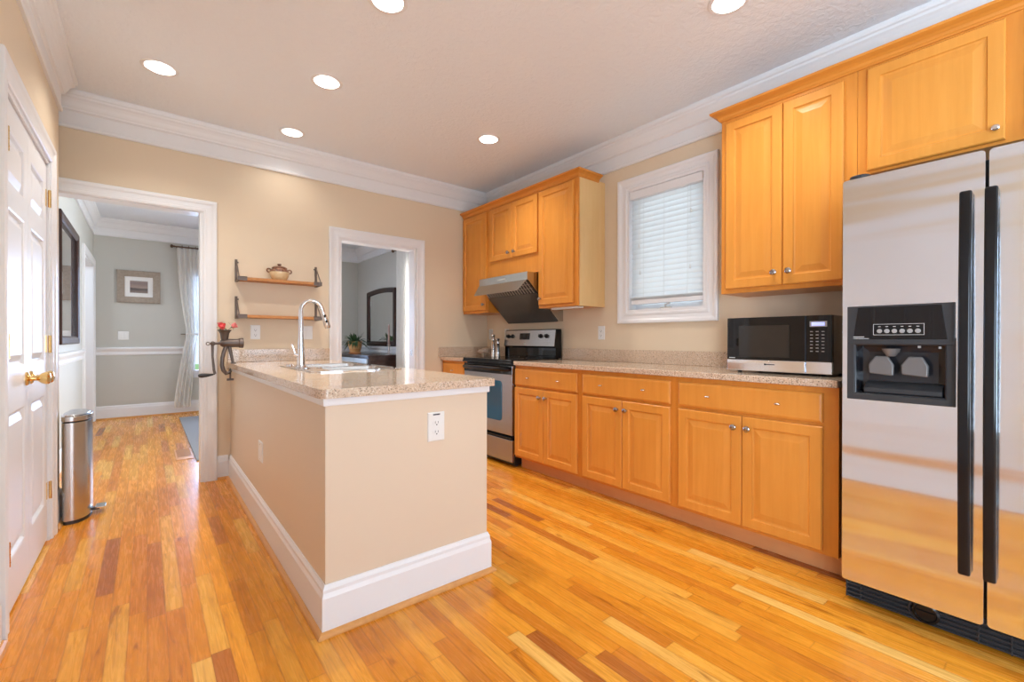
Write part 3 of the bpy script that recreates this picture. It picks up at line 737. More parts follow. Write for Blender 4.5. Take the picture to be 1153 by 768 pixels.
cab_crown('maple crown molding along the top of the cabinets above microwave and refrigerator', -.36, 1.322, False, True)

# ---------------------------------------------------------------- range hood
HY0, HY1 = 2.972, 3.70
hd = thing('range_hood', 'angled stainless range hood with a smoked glass panel over the range', 'range hood', (2.85, 3.336, 1.27))
fs = (V((0, 0, 0)), X_, Z_, -Y_)
m = MB(); m.prism([(2.580, 1.692), (XR-.001, 1.692), (XR-.001, 1.268), (2.962, 1.268), (2.592, 1.618), (2.580, 1.622)], fs, -HY1, -HY0)
m.build('body', M['steelhood'], hd, bev=.002, smooth=False)
m = MB(); m.fbox(F_right(2.580), -HY1, -HY0, 1.622, 1.692, 0, .004); m.build('control_band', M['steelhood'], hd)
m = MB(); m.fbox(F_right(2.576), -3.40, -3.28, 1.652, 1.662, 0, .0008); m.build('nameplate', M['inkwhite'], hd)
du = V((2.952-2.584, 0, 1.273-1.622)).normalized(); nn = V((du.z, 0, -du.x)); nn = nn if nn.z < 0 else -nn
fh = (V((2.586, 0, 1.618)), -Y_, du, nn)       # slope frame: a=-y, b down the slope
m = MB(); m.fbox(fh, -HY1+.01, -HY0-.01, .004, .15, 0, .004); m.build('filter_back', M['blackmat'], hd)
m = MB()
for i in range(18):
    a = -HY1+.02+i*.0395; m.fbox(fh, a, a+.009, .006, .148, .004, .0085)
for b in (.045, .09): m.fbox(fh, -HY1+.015, -HY0-.015, b, b+.004, .003, .0065)
m.build('filter_slats', M['filter'], hd, smooth=False)
MB().fbox(fh, -HY1, -HY0, .142, .508, .004, .010).build('glass_panel', M['hoodglass'], hd, bev=.0015)
fv = (V((2.580, 0, 1.622)), -Y_, V((-.062, 0, -.103)).normalized(), V((-.103, 0, .062)).normalized())
m = MB(); m.prism([(-HY1-.008, 0), (-HY0-.002, 0), (-HY0-.075, .112), (-HY1-.008, .112)], fv, 0, .006); m.build('visor', M['steelhood'], hd, bev=.0015)

# ---------------------------------------------------------------- range
RY0, RY1 = 2.970, 3.714
rg = thing('kitchen_range', 'stainless and black electric range between the base cabinets', 'range', (2.72, 3.34, 0))
m = MB(); m.box(2.44, XR-.03, RY0, RY1, .02, .905); m.build('body', M['black'], rg, bev=.002)
fo = F_right(2.44)
m = MB(); m.box(2.395, XR-.06, RY0-.003, RY1+.003, .905, .925); m.box(2.388, 2.44, RY0-.003, RY1+.003, .885, .905); m.build('cooktop', M['blackglass'], rg, bev=.006, seg=3)
for i, (x, y, r) in enumerate(((2.56, 3.15, .10), (2.56, 3.52, .08), (2.82, 3.15, .08), (2.82, 3.52, .10))):
    MB().torus((x, y, .9252), r, .0006, Z_, 32, 4).build('burner_ring', M['charcoal'], rg)
m = MB(); m.fbox(fo, -RY1+.004, -RY0-.004, .275, .872, 0, .032); dd = m.build('oven_door', M['steelrange'], rg, bev=.004)
m = MB(); m.fbox(fo, -RY1+.004, -RY0-.004, .795, .874, .030, .036); m.build('door_top_trim', M['blackglass'], dd, bev=.003)
m = MB(); m.prism(rrect(-RY1+.14, -RY0-.14, .385, .735, .035), fo, .030, .0345); m.build('oven_window', M['ovenglass'], dd, bev=.001)
m = MB(); a0, a1 = -RY1+.02, -RY0-.02
m.tube([P3(fo, a0+.02, .838, .034), P3(fo, a0+.03, .840, .065), P3(fo, a0+.09, .842, .078), P3(fo, (a0+a1)/2, .844, .083), P3(fo, a1-.09, .842, .078), P3(fo, a1-.03, .840, .065), P3(fo, a1-.02, .838, .034)], [.013, .015, .016, .017, .016, .015, .013], 12, flat=1.1)
m.build('door_handle', M['black'], dd)
m = MB(); m.fbox(fo, -RY1+.004, -RY0-.004, .045, .235, 0, .030); dr = m.build('storage_drawer', M['steelrange'], rg, bev=.005)
m = MB(); m.extr(fo, [(0, .238), (.026, .238), (.036, .244), (.036, .256), (.024, .262), (0, .262)], -RY1+.01, -RY0-.01); m.build('drawer_handle', M['black'], dr, bev=.002)
for y in (RY0+.06, RY1-.06):
    for x in (2.50, 2.95): MB().lathe([(0, 0), (.02, 0), (.02, .01), (.01, .012), (.01, .022), (0, .022)], (x, y, 0), Z_, 12).build('levelling_foot', M['blackmat'], rg)
# backguard
bgp = [(2.915, .925), (2.915, 1.020), (2.905, 1.032), (2.925, 1.186), (2.935, 1.196), (2.990, 1.196), (2.990, .925)]
m = MB(); m.prism(bgp, fs, -RY1, -RY0+.008); bgd = m.build('backguard', M['blackglass'], rg, bev=.002)
sl = V((.020, 0, .154)).normalized(); fb = (V((2.905, 0, 1.032)), -Y_, sl, V((-sl.z, 0, sl.x)))
MB().fbox(fb, -RY1+.001, -RY0+.002, 0, .158, .0003, .006).build('control_panel', M['steelrange'], bgd, bev=.003)
W0 = -RY1; WW = RY1-RY0
for k in (.085, .175, .745, .855):
    m = MB(); c = P3(fb, W0+WW*k, .098, .006); m.lathe([(0, 0), (.021, 0), (.021, .004), (.017, .007), (.015, .022), (.012, .025), (0, .025)], c, fb[3], 18)
    m.fbox((c, fb[1], fb[2], fb[3]), -.003, .003, -.015, .015, .02, .028); m.build('control_knob', M['black'], bgd)
m = MB(); m.fbox(fb, W0+WW*.33, W0+WW*.53, .064, .128, .006, .008); cd = m.build('clock_panel', M['blackglass'], bgd)
m = MB(); m.fbox(fb, W0+WW*.40, W0+WW*.455, .088, .115, .008, .0086)
for i in range(4):
    for j in range(2):
        for s0 in (.335, .475): m.fbox(fb, W0+WW*(s0+.011*i), W0+WW*(s0+.011*i+.007), .076+.02*j, .084+.02*j, .008, .0084)
m.build('clock_markings', M['charcoal'], cd)
MB().lathe([(0, .001), (.008, .001), (.008, 0), (0, 0)], P3(fb, W0+WW*.44, .022, .006), fb[3], 16).build('round_badge', M['inkwhite'], bgd)

# ---------------------------------------------------------------- refrigerator
FY0, FYG0, FYG1, FY1, FXf = -.335, .171, .180, .585, 2.225
rf = thing('refrigerator', 'stainless side-by-side refrigerator with long black handles', 'refrigerator', (2.62, .125, 0))
MB().box(2.304, XR-.03, FY0+.004, FY1-.004, .112, 1.735).build('body', M['charcoal'], rf, bev=.004)
ff = F_right(FXf)
def fdoor(y0, y1, holes=()):
    m = MB(); g = (V((2.302, 0, 0)), -Y_, Z_, -X_); m.slab(rrect(-y1, -y0, .118, 1.748, .012), [h[::-1] for h in holes], g, 0, 2.302-FXf); return m
DX0, DX1, DZa, DZb = -.566, -.252, .856, 1.232
d1 = fdoor(FYG1, FY1, [rrect(-.541, -.275, .885, 1.079, .004)]).build('freezer_door', M['steel'], rf, bev=.008, seg=3)
d2 = fdoor(FY0, FYG0).build('refrigerator_door', M['steel'], rf, bev=.008, seg=3)
for a0, a1, d_ in ((-.240, -.208, d1), (-.179, -.147, d2)):
    m = MB(); s0, s1 = .285, 1.612
    pr = []
    for i in range(13):
        t = i/12; z = s0+(s1-s0)*t; o = .040+.022*math.sin(PI*t)
        pr.append((o, z))
    pr2 = [(max(0.004, o-.020) if 0 < i < 12 else 0.0, z) for i, (o, z) in enumerate(pr)]
    m.extr(ff, pr+pr2[::-1], a0, a1); m.build('handle', M['black'], d_, bev=.007, seg=3)
# dispenser
m = MB(); m.frame(ff, -.540, -.276, .886, 1.078, [(0, -.02), (0, .005), (.004, .010), (.026, .010), (.026, -.001), (.02, -.02)])
m.build('dispenser_frame', M['charcoal'], d1, smooth=False)
m = MB(); m.fbox(ff, DX0, DX1, 1.080, DZb, -.001, .012); pn = m.build('dispenser_panel', M['charcoal'], d1, bev=.002)
m = MB(); m.prism([(-.546, 1.100), (-.270, 1.100), (-.285, 1.226), (-.530, 1.226)], ff, .011, .0135); m.build('gloss_panel', M['blackglass'], pn, bev=.0008)
m = MB(); m.frame(ff, -.480, -.333, 1.118, 1.158, [(0, .0134), (0, .0142), (.0012, .0142), (.0012, .0134)]); m.build('button_outline', M['inkwhite'], pn, smooth=False)
for i in range(6):
    a = -.462+i*.0225; m = MB(); m.lathe([(0, .002), (.007, .0018), (.0085, 0), (0, 0)], P3(ff, a, 1.132, .0135), -X_, 14); m.build('button', M['button'], pn)
def txt(s_, fr, a, b, c, size, mat, parent, name='lettering', depth=.0004):
    cu = bpy.data.curves.new(name, 'FONT'); cu.body = s_; cu.size = size; cu.extrude = depth; cu.align_x = 'CENTER'; cu.align_y = 'CENTER'
    t = bpy.data.objects.new(name, cu); sc.collection.objects.link(t)
    mw = Matrix.Identity(4)
    for i in range(3): mw[i][0] = fr[1][i]; mw[i][1] = fr[2][i]; mw[i][2] = fr[3][i]; mw[i][3] = P3(fr, a, b, c)[i]
    bpy.context.view_layer.update()
    dg = bpy.context.evaluated_depsgraph_get(); me = bpy.data.meshes.new_from_object(t.evaluated_get(dg)); sc.collection.objects.unlink(t); bpy.data.objects.remove(t)
    off = wloc(parent); me.transform(Matrix.Translation(-off+off) @ mw)
    o = bpy.data.objects.new(name, me); sc.collection.objects.link(o); me.materials.clear(); me.materials.append(mat); o.parent = parent; o.location = -off
    return o
m = MB()
for i in range(6): m.fbox(ff, -.466+i*.0225, -.458+i*.0225, 1.148, 1.150, .0134, .0140)
m.fbox(ff, -.545, -.510, 1.108, 1.111, .0134, .0140); m.fbox(ff, -.545, -.495, 1.102, 1.104, .0134, .0140)
m.build('panel_markings', M['inkwhite'], pn)
m = MB()   # cavity: open box sunk into the door (shown as a dark niche)
ca0, ca1, cb0, cb1 = -.540, -.276, .886, 1.078
D_ = -.0
cav = MB(); cav.rings(ff, ca0-.002, ca1+.002, cb0-.002, cb1+.002, [(0, .004), (.004, .0015), (.010, -.068), (.030, -.072)]); cvo = cav.build('dispenser_cavity', M['cavity'], d1, smooth=False)
for a in (-.462, -.362):
    m = MB(); q = []
    m.prism([(a-.040, .965), (a+.036, .958), (a+.038, 1.0), (a+.020, 1.035), (a-.020, 1.035), (a-.042, 1.0)], (ff[0]+ff[3]*-.030, ff[1], ff[2], ff[3]), 0, .012); m.build('paddle', M['paddle'], d1, bev=.006)
m = MB(); m.lathe([(0, 0), (.030, 0), (.052, .018), (.058, .030), (0, .030)], P3(ff, -.435, 1.034, -.035), Z_, 20, 1.0, .5); m.build('ice_chute', M['paddle'], d1)
m = MB(); m.extr(ff, [(-.082, .900), (-.012, .888), (-.004, .892), (-.004, .908), (-.03, .925), (-.082, .935)], -.515, -.285); m.build('drip_tray', M['charcoal'], d1, bev=.003)
m = MB(); m.fbox(ff, -.350, -.342, 1.068, 1.076, .004, .010); m.fbox(ff, -.294, -.287, 1.066, 1.074, .004, .010); m.build('cavity_lamp', M['button'], d1)
# base grille
fg = F_right(2.312)
gr = MB(); gr.fbox(fg, -.592, .335, .008, .098, -.05, -.012); gr = gr.build('base_grille', M['blackmat'], rf)
m = MB()
for z in (.016, .034, .052, .070, .088):
    m.extr(fg, [(-.012, z-.004), (.0, z-.003), (.003, z), (0, z+.003), (-.012, z+.003)], -.592, .335)
for a in (-.592, -.545, -.20, -.12, -.02, .08, .18, .28): m.fbox(fg, a, a+.004, .010, .094, -.012, .001)
m.build('grille_louvers', M['charcoal'], gr, smooth=False)
m = MB(); m.lathe([(0, 0), (.030, 0), (.040, .004), (.040, .012), (.033, .015), (.030, .010), (0, .012)], P3(fg, -.338, .058, .0), -X_, 28, 1.0, 1.0); m.fbox(fg, -.366, -.312, .050, .064, .010, .017)
m.build('filter_cap', M['black'], gr)
m = MB(); m.torus(P3(fg, -.352, .056, .002), .036, .004, -X_, 28, 6); m.build('filter_bezel', M['blackmat'], gr)
m = MB(); m.box(2.33, 2.42, FY1-.085, FY1-.008, 1.735, 1.775); m.prism(rrect(2.245, 2.40, FY1-.080, FY1-.010, .03), F_top(0), 1.749, 1.770); m.build('hinge_cover', M['blackmat'], rf, bev=.006)

# ---------------------------------------------------------------- microwave
MX, MY0, MY1, MZ0, MZ1 = 2.600, .725, 1.238, .926, 1.221
mw_ = thing('microwave_oven', 'black and stainless microwave on the counter beside the refrigerator', 'microwave', (2.79, .98, CT))
MB().box(MX+.02, 2.985, MY0, MY1, MZ0, MZ1).build('case', M['steelrange'], mw_, bev=.004)
fm = F_right(MX+.02); sp = -MY0-.115
m = MB(); m.fbox(fm, -MY1, sp-.001, MZ0+.062, MZ1, 0, .020); md = m.build('door', M['blackglass'], mw_, bev=.003)
m = MB(); m.fbox(fm, -MY1+.065, sp-.075, MZ0+.078, MZ1-.045, .0195, .0205); m.build('door_window', M['mwglass'], md)
m = MB(); m.fbox(fm, -MY1, sp-.001, MZ0, MZ0+.0605, 0, .021); ml = m.build('door_sill', M['steel'], mw_, bev=.003)
m = MB(); m.fbox(fm, sp+.001, -MY0, MZ0+.062, MZ1, 0, .020); mp = m.build('control_panel', M['blackglass'], mw_, bev=.003)
m = MB(); m.fbox(fm, sp+.001, -MY0, MZ0, MZ0+.0605, 0, .021); m.build('door_release', M['steel'], mw_, bev=.003)
MB().fbox(fm, sp+.018, -MY0-.022, MZ1-.058, MZ1-.030, .020, .0208).build('display_bezel', M['button'], mp)
MB().fbox(fm, sp+.026, -MY0-.032, MZ1-.053, MZ1-.035, .0208, .0213).build('display', M['display'], mp)
for j in range(7):
    for i in range(3):
        a = sp+.026+i*.025; b = MZ1-.082-j*.0165
        MB().fbox(fm, a-.006, a+.006, b-.0022, b+.0022, .020, .0206).build('key', M['button'], mp)
txt('12:00', fm, (sp-MY0)/2-.0, MZ1-.044, .0214, .012, M['inkwhite'], mp, 'display_digits') if False else None
m = MB(); m.fbox(fm, -MY1+.012, -MY1+.045, MZ0+.068, MZ0+.072, .020, .0206); m.build('corner_marking', M['inkwhite'], md)
m = MB(); m.fbox(fm, -1.03, -.985, MZ0+.036, MZ0+.041, .021, .0216); m.fbox(fm, -1.038, -1.028, MZ0+.034, MZ0+.043, .021, .0214); m.build('front_marking', M['inkdark'], ml)
m = MB()
for y in (MY0+.05, MY1-.05):
    for x in (MX+.05, 2.93): m.lathe([(0, 0), (.011, 0), (.013, MZ0-CT-.001), (0, MZ0-CT-.001)], (x, y, CT+.0005), Z_, 12)
m.build('feet', M['blackmat'], mw_)

# ---------------------------------------------------------------- wall plates
def plate(fr, a, b, kind, label, w_=.072, h=.117):
    o = thing('wall_outlet' if kind == 'outlet' else ('light_switch' if kind == 'switch' else 'wall_plate'), label, 'outlet' if kind == 'outlet' else ('switch' if kind == 'switch' else 'cover plate'), P3(fr, a, b-h/2, 0))
    m = MB(); m.rings(fr, a-w_/2, a+w_/2, b-h/2, b+h/2, [(0, 0), (.001, .004), (.004, .006)], back=True); pl = m.build('cover_plate', M['plastic'], o)
    if kind == 'outlet':
        for z in (-.0225, .0175):
            m = MB(); m.prism(rrect(a-.017, a+.017, b+z-.0145, b+z+.0145, .012), fr, .006, .0078); s_ = m.build('socket', M['plastic'], o)
            m = MB(); m.fbox(fr, a-.008, a-.006, b+z-.003, b+z+.007, .0078, .0082); m.fbox(fr, a+.006, a+.008, b+z-.003, b+z+.006, .0078, .0082)
            m.fbox(fr, a-.0028, a+.0028, b+z-.011, b+z-.006, .0078, .0082); m.build('slots', M['inkdark'], s_)
    elif kind == 'switch':
        n = 2 if w_ > .1 else 1
        for i in range(n):
            aa = a+(i-(n-1)/2)*.046; m = MB(); m.fbox(fr, aa-.0165, aa+.0165, b-.033, b+.033, .006, .009); m.build('rocker', M['plastic'], o, bev=.0015)
    else:
        m = MB()
        for z in (-.042, .042): m.lathe([(0, .001), (.0035, .0008), (.004, 0), (0, 0)], P3(fr, a, b+z, .006), fr[3], 10)
        m.build('screw', M['nickel'], o)
    return o
o = plate(F_back(PY0), .979, .718, 'outlet', 'white duplex outlet on the near end of the peninsula', .082, .126)
m = MB(); m.fbox(F_back(PY0), .962, .996, .768, .774, .006, .0064); m.build('label_strip', M['inkdark'], o)
plate(fl, 2.95, .446, 'plate', 'white cover plate low on the long side of the peninsula', .11, .117)
plate(F_back(YB), .688, 1.155, 'outlet', 'white outlet on the beige wall below the shelves, left of the faucet')
plate(F_back(YB), 1.073, 1.155, 'switch', 'wide white switch plate behind the faucet below the shelves', .115)
plate(F_right(XR), -2.515, 1.155, 'outlet', 'white outlet above the counter between range and window')
plate(F_right(XR), -3.82, 1.155, 'outlet', 'white outlet left of the range control panel')
plate(F_right(XR), -4.11, 1.155, 'switch', 'white wall plate in the corner behind the pepper mills')
plate(F_back(YF), -.255, 1.145, 'switch', 'white double switch on the grey dining room wall', .115)

# ---------------------------------------------------------------- recessed ceiling lights
LBL = ['lit recessed ceiling light nearest the closet doors', 'lit recessed ceiling light above the middle of the peninsula', 'lit recessed ceiling light nearest the wall with the two shelves',
       'lit recessed ceiling light in front of the range cabinets', 'lit recessed ceiling light at the top frame edge, above the near end of the peninsula', 'lit recessed ceiling light at the top frame edge, in front of the refrigerator side']
for (x, y), lb in zip(LAMPS, LBL):
    l = thing('recessed_light', lb, 'ceiling light', (x, y, ZC), 'recessed kitchen ceiling lights')
    MB().lathe([(LR-.001, .004), (LR-.004, -.003), (LR+.004, -.006), (LR+.014, -.004), (LR+.017, -.0005), (LR-.001, -.0005)], (x, y, ZC), Z_, 36).build('trim_ring', M['white'], l)
    MB().lathe([(LR-.002, .0), (LR-.008, .03), (LR-.016, .07)], (x, y, ZC), Z_, 32).build('baffle', M['canwhite'], l, recalc=False)
    MB().lathe([(LR-.016, .07), (LR-.03, .055), (.02, .048), (0, .047)], (x, y, ZC), Z_, 32).build('lamp_face', M['bulb'], l)
    ld = bpy.data.lights.new('recessed_lamp', 'AREA'); ld.shape = 'DISK'; ld.size = .08; ld.energy = 1.5 if y > 3.8 else 7; ld.color = (1, .95, .89); ld.spread = math.radians(118)
    lo = bpy.data.objects.new('recessed_lamp', ld); sc.collection.objects.link(lo); lo.parent = l; lo.location = (0, 0, .044)

# ---------------------------------------------------------------- wall shelves with brackets and crock
def shelf(zb, label):
    s_ = thing('wall_shelf', label, 'shelf', (.855, YB, zb), 'two bracket shelves on the beige wall')
    MB().box(.562, 1.150, YB-.148, YB-.004, zb+.004, zb+.026).build('board', M['shelfwood'], s_, bev=.002)
    for x in (.553, 1.157):
        m = MB(); sg = 1 if x < .8 else -1
        m.box(x-.009, x+.009, YB-.006, YB-.0005, zb-.002, zb+.178)
        m.box(x-.009, x+.009, YB-.152, YB-.006, zb-.002, zb+.004)
        m.box(x-.009, x+.009, YB-.157, YB-.150, zb-.002, zb+.030)
        m.tube([(x, YB-.006, zb+.170), (x, YB-.080, zb+.095), (x, YB-.150, zb+.028)], .0045, 8)
        m.lathe([(0, 0), (.007, 0), (.006, .005), (0, .006)], (x+sg*.012, YB-.0005, zb+.155), V((0, -1, 0)), 10)
        m.box(min(x-sg*.009, x+sg*.055), max(x-sg*.009, x+sg*.055), YB-.152, YB-.149, zb-.002, zb+.030)
        m.box(min(x, x+sg*.050), max(x, x+sg*.050), YB-.152, YB-.110, zb+.026, zb+.029)
        m.build('bracket', M['ironlite'], s_, smooth=False)
shelf(1.556, 'upper wooden wall shelf on iron brackets, holding the bean pot')
shelf(1.262, 'lower empty wooden wall shelf on iron brackets')
cx, cy, cz = .850, YB-.080, 1.556+.026
ck = thing('bean_pot', 'brown and cream stoneware bean pot on the upper wall shelf', 'pot', (cx, cy, cz))
MB().lathe([(0, 0), (.046, 0), (.052, .004), (.066, .028), (.074, .052), (.0745, .066)], (cx, cy, cz), Z_, 32).build('lower_body', M['crockcream'], ck)
MB().lathe([(.0745, .066), (.071, .080), (.060, .092), (.056, .096), (.058, .100), (.052, .100), (.05, .090)], (cx, cy, cz), Z_, 32).build('glazed_shoulder', M['crockbrown'], ck)
m = MB(); m.lathe([(0, .098), (.056, .098), (.058, .103), (.050, .110), (.028, .118), (.012, .121), (.012, .126), (.018, .131), (.014, .137), (0, .138)], (cx, cy, cz), Z_, 28); m.build('lid', M['crockbrown'], ck)
for sg in (-1, 1): MB().torus((cx+sg*.078, cy, cz+.078), .014, .0055, Y_, 18, 8).build('handle', M['crockbrown'], ck)

# ---------------------------------------------------------------- meat grinder with roses
GY = 3.985; gx = .436; GZ = CT
mg = thing('meat_grinder', 'old cast iron meat grinder clamped to the end of the counter', 'meat grinder', (.49, GY, GZ-.06))
m = MB()
zc = 1.068
m.tube([(gx-.012, GY, zc), (gx+.004, GY, zc), (gx+.02, GY, zc), (gx+.105, GY, zc), (gx+.112, GY, zc), (gx+.135, GY, zc), (gx+.138, GY, zc)], [.020, .029, .031, .032, .037, .038, .034], 22)
m.build('barrel', M['iron'], mg)
m = MB(); m.lathe([(.020, .0), (.026, .03), (.030, .06), (.040, .078), (.044, .082), (.044, .088), (.038, .088), (.028, .06), (.0, .05)], (gx+.016, GY, zc+.012), Z_, 22); m.build('hopper', M['iron'], mg)
m = MB()
m.tube([(gx+.028, GY, zc-.02), (gx+.012, GY, zc-.065), (gx+.002, GY, zc-.11), (gx-.001, GY, zc-.165), (gx+.008, GY, zc-.205), (gx+.026, GY, zc-.228), (gx+.046, GY, zc-.222), (gx+.056, GY, zc-.205)], [.015, .014, .014, .014, .014, .014, .012, .011], 10)
m.tube([(gx+.045, GY, zc-.02), (gx+.055, GY, zc-.07), (gx+.062, GY, zc-.11), (gx+.070, GY, zc-.149)], [.013, .012, .010, .010], 10)
m.lathe([(0, 0), (.018, 0), (.018, .006), (0, .006)], (gx+.072, GY, CT+.0005), Z_, 14)
m.build('clamp', M['iron'], mg)
m = MB(); m.tube([(gx+.052, GY, zc-.178-.012), (gx+.052, GY, zc-.27)], .0055, 10); m.lathe([(0, 0), (.013, 0), (.013, .005), (0, .005)], (gx+.052, GY, CB-.0125), Z_, 14)
m.fbox((V((gx+.052, GY, zc-.275)), X_, Y_, Z_), -.022, .022, -.006, .006, -.008, .008); m.build('clamp_screw', M['iron'], mg, bev=.002)
m = MB(); m.tube([(gx-.010, GY, zc), (gx-.030, GY, zc-.002), (gx-.056, GY, zc-.003)], [.012, .008, .010], 12); m.ball((gx-.058, GY, zc-.003), .017); m.torus((gx-.088, GY-.004, zc-.004), .011, .003, Y_, 14, 6)
m.tube([(gx-.060, GY, zc-.003), (gx-.060, GY-.006, zc-.10), (gx-.052, GY-.012, zc-.20), (gx-.046, GY-.014, zc-.228)], [.010, .0075, .0085, .009], 10, flat=.6)
m.tube([(gx-.046, GY-.014, zc-.228), (gx-.062, GY-.016, zc-.231)], .005, 8); m.build('crank', M['iron'], mg)
m = MB(); m.tube([(gx-.058, GY-.016, zc-.231), (gx-.075, GY-.018, zc-.233), (gx-.10, GY-.02, zc-.235), (gx-.128, GY-.022, zc-.236), (gx-.145, GY-.024, zc-.236), (gx-.150, GY-.024, zc-.236)], [.006, .009, .014, .0165, .012, .004], 14)
m.build('crank_handle', M['blackmat'], mg)
def rose(p, r, mat, tilt, label, stem_to):
    o = thing('rose', label, 'flower', p, 'roses in the meat grinder'); p = V(p); ax = V(tilt).normalized()
    m = MB()
    m.lathe([(0, -r*.5), (r*.5, -r*.45), (r*.78, -r*.1), (r*.70, r*.5), (r*.45, r*.72), (r*.3, r*.5), (0, r*.45)], p, ax, 14)
    q = ax.orthogonal().normalized()
    for k in range(9):
        a = k*2*PI/4.3; rr_ = r*(.50+.055*k); R3 = Matrix.Rotation(a, 3, ax); d_ = R3 @ q; sd = ax.cross(d_)
        g = []
        for i in range(5):
            for j in range(5):
                u_ = (j/4-.5)*2; t = i/4; out = rr_*(.75+.45*t*t); h = -r*.5+r*1.35*t*(1-.12*u_*u_)
                an = u_*.75; g.append(m.bm.verts.new(p+(d_*math.cos(an)+sd*math.sin(an))*out+ax*h))
        for i in range(4):
            for j in range(4): m.face([g[i*5+j], g[i*5+j+1], g[i*5+j+6], g[i*5+j+5]])
    m.build('bloom', mat, o, recalc=False)
    m = MB(); b = p-ax*r*.45; m.tube([b, (b+V(stem_to))/2+V((0, 0, .004)), V(stem_to)], .0022, 6); m.build('stem', M['leaf2'], o)
    m = MB()
    for k in range(3):
        d_ = Matrix.Rotation(k*2.1+.4, 3, ax) @ q; b0 = p-ax*r*.5
        vs = [b0, b0+d_*r*.7+ax.cross(d_)*r*.28-ax*r*.1, b0+d_*r*1.6-ax*r*.35, b0+d_*r*.7-ax.cross(d_)*r*.28-ax*r*.1]
        top = [m.bm.verts.new(v_+ax*.0007) for v_ in vs]; bot = [m.bm.verts.new(v_-ax*.0007) for v_ in vs]
        m.face(top); m.face(bot[::-1])
        for i in range(4): m.face([top[i], bot[i], bot[(i+1) % 4], top[(i+1) % 4]])
    m.build('leaf', M['leaf2'], o, smooth=False)
hz = zc+.095
rose((gx-.002, GY-.030, hz+.026), .024, M['rose'], (-.3, -.7, .7), 'deep pink rose at the front of the meat grinder hopper', (gx+.014, GY, hz-.02))
rose((gx-.008, GY+.022, hz+.044), .020, M['rosepale'], (-.25, .1, 1), 'pink rose bud behind the front rose in the grinder', (gx+.016, GY+.006, hz-.02))
rose((gx+.074, GY-.004, hz+.036), .024, M['rosepale'], (.9, -.25, .5), 'pale pink rose leaning right out of the meat grinder', (gx+.024, GY, hz-.02))

# ---------------------------------------------------------------- mills and pig by the range
def mill(x, y, h, r, label):
    o = thing('pepper_mill', label, 'pepper mill', (x, y, CT), 'silver mills on the corner counter')
    MB().lathe([(0, 0), (r, 0), (r, .006), (r*.92, .02), (r*.86, h*.70), (r*.95, h*.72), (0, h*.72)], (x, y, CT+.0003), Z_, 22).build('body', M['nickel'], o)
    m = MB(); m.lathe([(0, h*.722), (r*.9, h*.722), (r*.9, h*.76), (r*.55, h*.80), (r*.5, h*.83), (r*.8, h*.86), (r*.95, h*.91), (r*.8, h*.96), (r*.3, h*.99), (0, h)], (x, y, CT+.0003), Z_, 22); m.build('grinder_top', M['nickel'], o)
    m = MB(); m.lathe([(r*.93, h*.30), (r*.95, h*.31), (r*.95, h*.33), (r*.9, h*.34)], (x, y, CT), Z_, 22); m.build('band', M['pewter'], o)
mill(2.845, 3.828, .245, .026, 'taller silver pepper mill on the corner counter beside the stone pig')
mill(2.850, 3.757, .200, .027, 'shorter silver salt mill on the corner counter nearest the range')
pg = thing('pig_figurine', 'brown speckled stone pig figurine on the corner counter', 'figurine', (2.86, 3.975, CT))
px, py = 2.86, 3.975
D2 = V((-.70, .35, 0)).normalized(); N2 = V((-D2.y, D2.x, 0))
m = MB(); pc = V((px, py, CT+.054))
m.tube([pc-D2*.062, pc-D2*.055, pc-D2*.03, pc, pc+D2*.03, pc+D2*.052, pc+D2*.070, pc+D2*.080, pc+D2*.090, pc+D2*.091], [.006, .025, .038, .041, .038, .030, .022, .014, .0125, .008], 18)
for s1 in (-1, 1):
    for s2 in (-1, 1):
        b = pc+D2*(.032*s1)+N2*(.018*s2); m.tube([b-Z_*.015, b-Z_*.045, V((b.x, b.y, CT+.0005))], [.017, .014, .015], 10)
m.build('body', M['stone'], pg)
m = MB()
for s2 in (-1, 1):
    e0 = pc+D2*.052+N2*(.014*s2)+Z_*.022; m.tube([e0, e0+D2*.008+N2*.006*s2+Z_*.012, e0+D2*.018+N2*.008*s2+Z_*.012], [.009, .008, .001], 8, flat=.4)
m.build('ears', M['stone'], pg)
m = MB(); t0 = pc-D2*.060+Z_*.01; m.tube([t0, t0-D2*.010+Z_*.008, t0-D2*.012-Z_*.002+N2*.006, t0-D2*.018+Z_*.004], [.003, .003, .0025, .001], 8); m.build('tail', M['stone'], pg)

# ---------------------------------------------------------------- step trash can
tx, ty = XL+.020, 3.875      # flat back against the wall, bowed front toward +x
tc = thing('trash_can', 'tall stainless step trash can beside the closet wall end', 'trash can', (tx+.1, ty, 0))
def dprof(ins=0, n=40):
    hw, df, db = .172-ins, .088-ins, .044-ins; cx_ = tx+.045; pts = []
    for i in range(n):
        a = 2*PI*i/n; ca, sa = math.cos(a), math.sin(a); e_ = .95 if ca > 0 else .35
        pts.append((cx_+(df if ca > 0 else -db)*abs(ca)**e_, ty+hw*(abs(sa)**.9)*(1 if sa > 0 else -1)))
    return pts
MB().prism(dprof(.004), F_top(0), .0005, .022).build('base_ring', M['blackmat'], tc)
MB().prism(dprof(), F_top(0), .022, .600).build('steel_body', M['steelcan'], tc)
MB().prism(dprof(.004), F_top(0), .600, .608).build('rim', M['blackmat'], tc)
m = MB(); m.prism(dprof(-.002), F_top(0), .608, .638); m.prism(dprof(.012), F_top(0), .638, .646); m.build('lid', M['steelcan'], tc, bev=.004)
m = MB(); m.box(tx+.12, tx+.165, ty-.016, ty+.016, .020, .036); m.build('pedal_arm', M['blackmat'], tc)
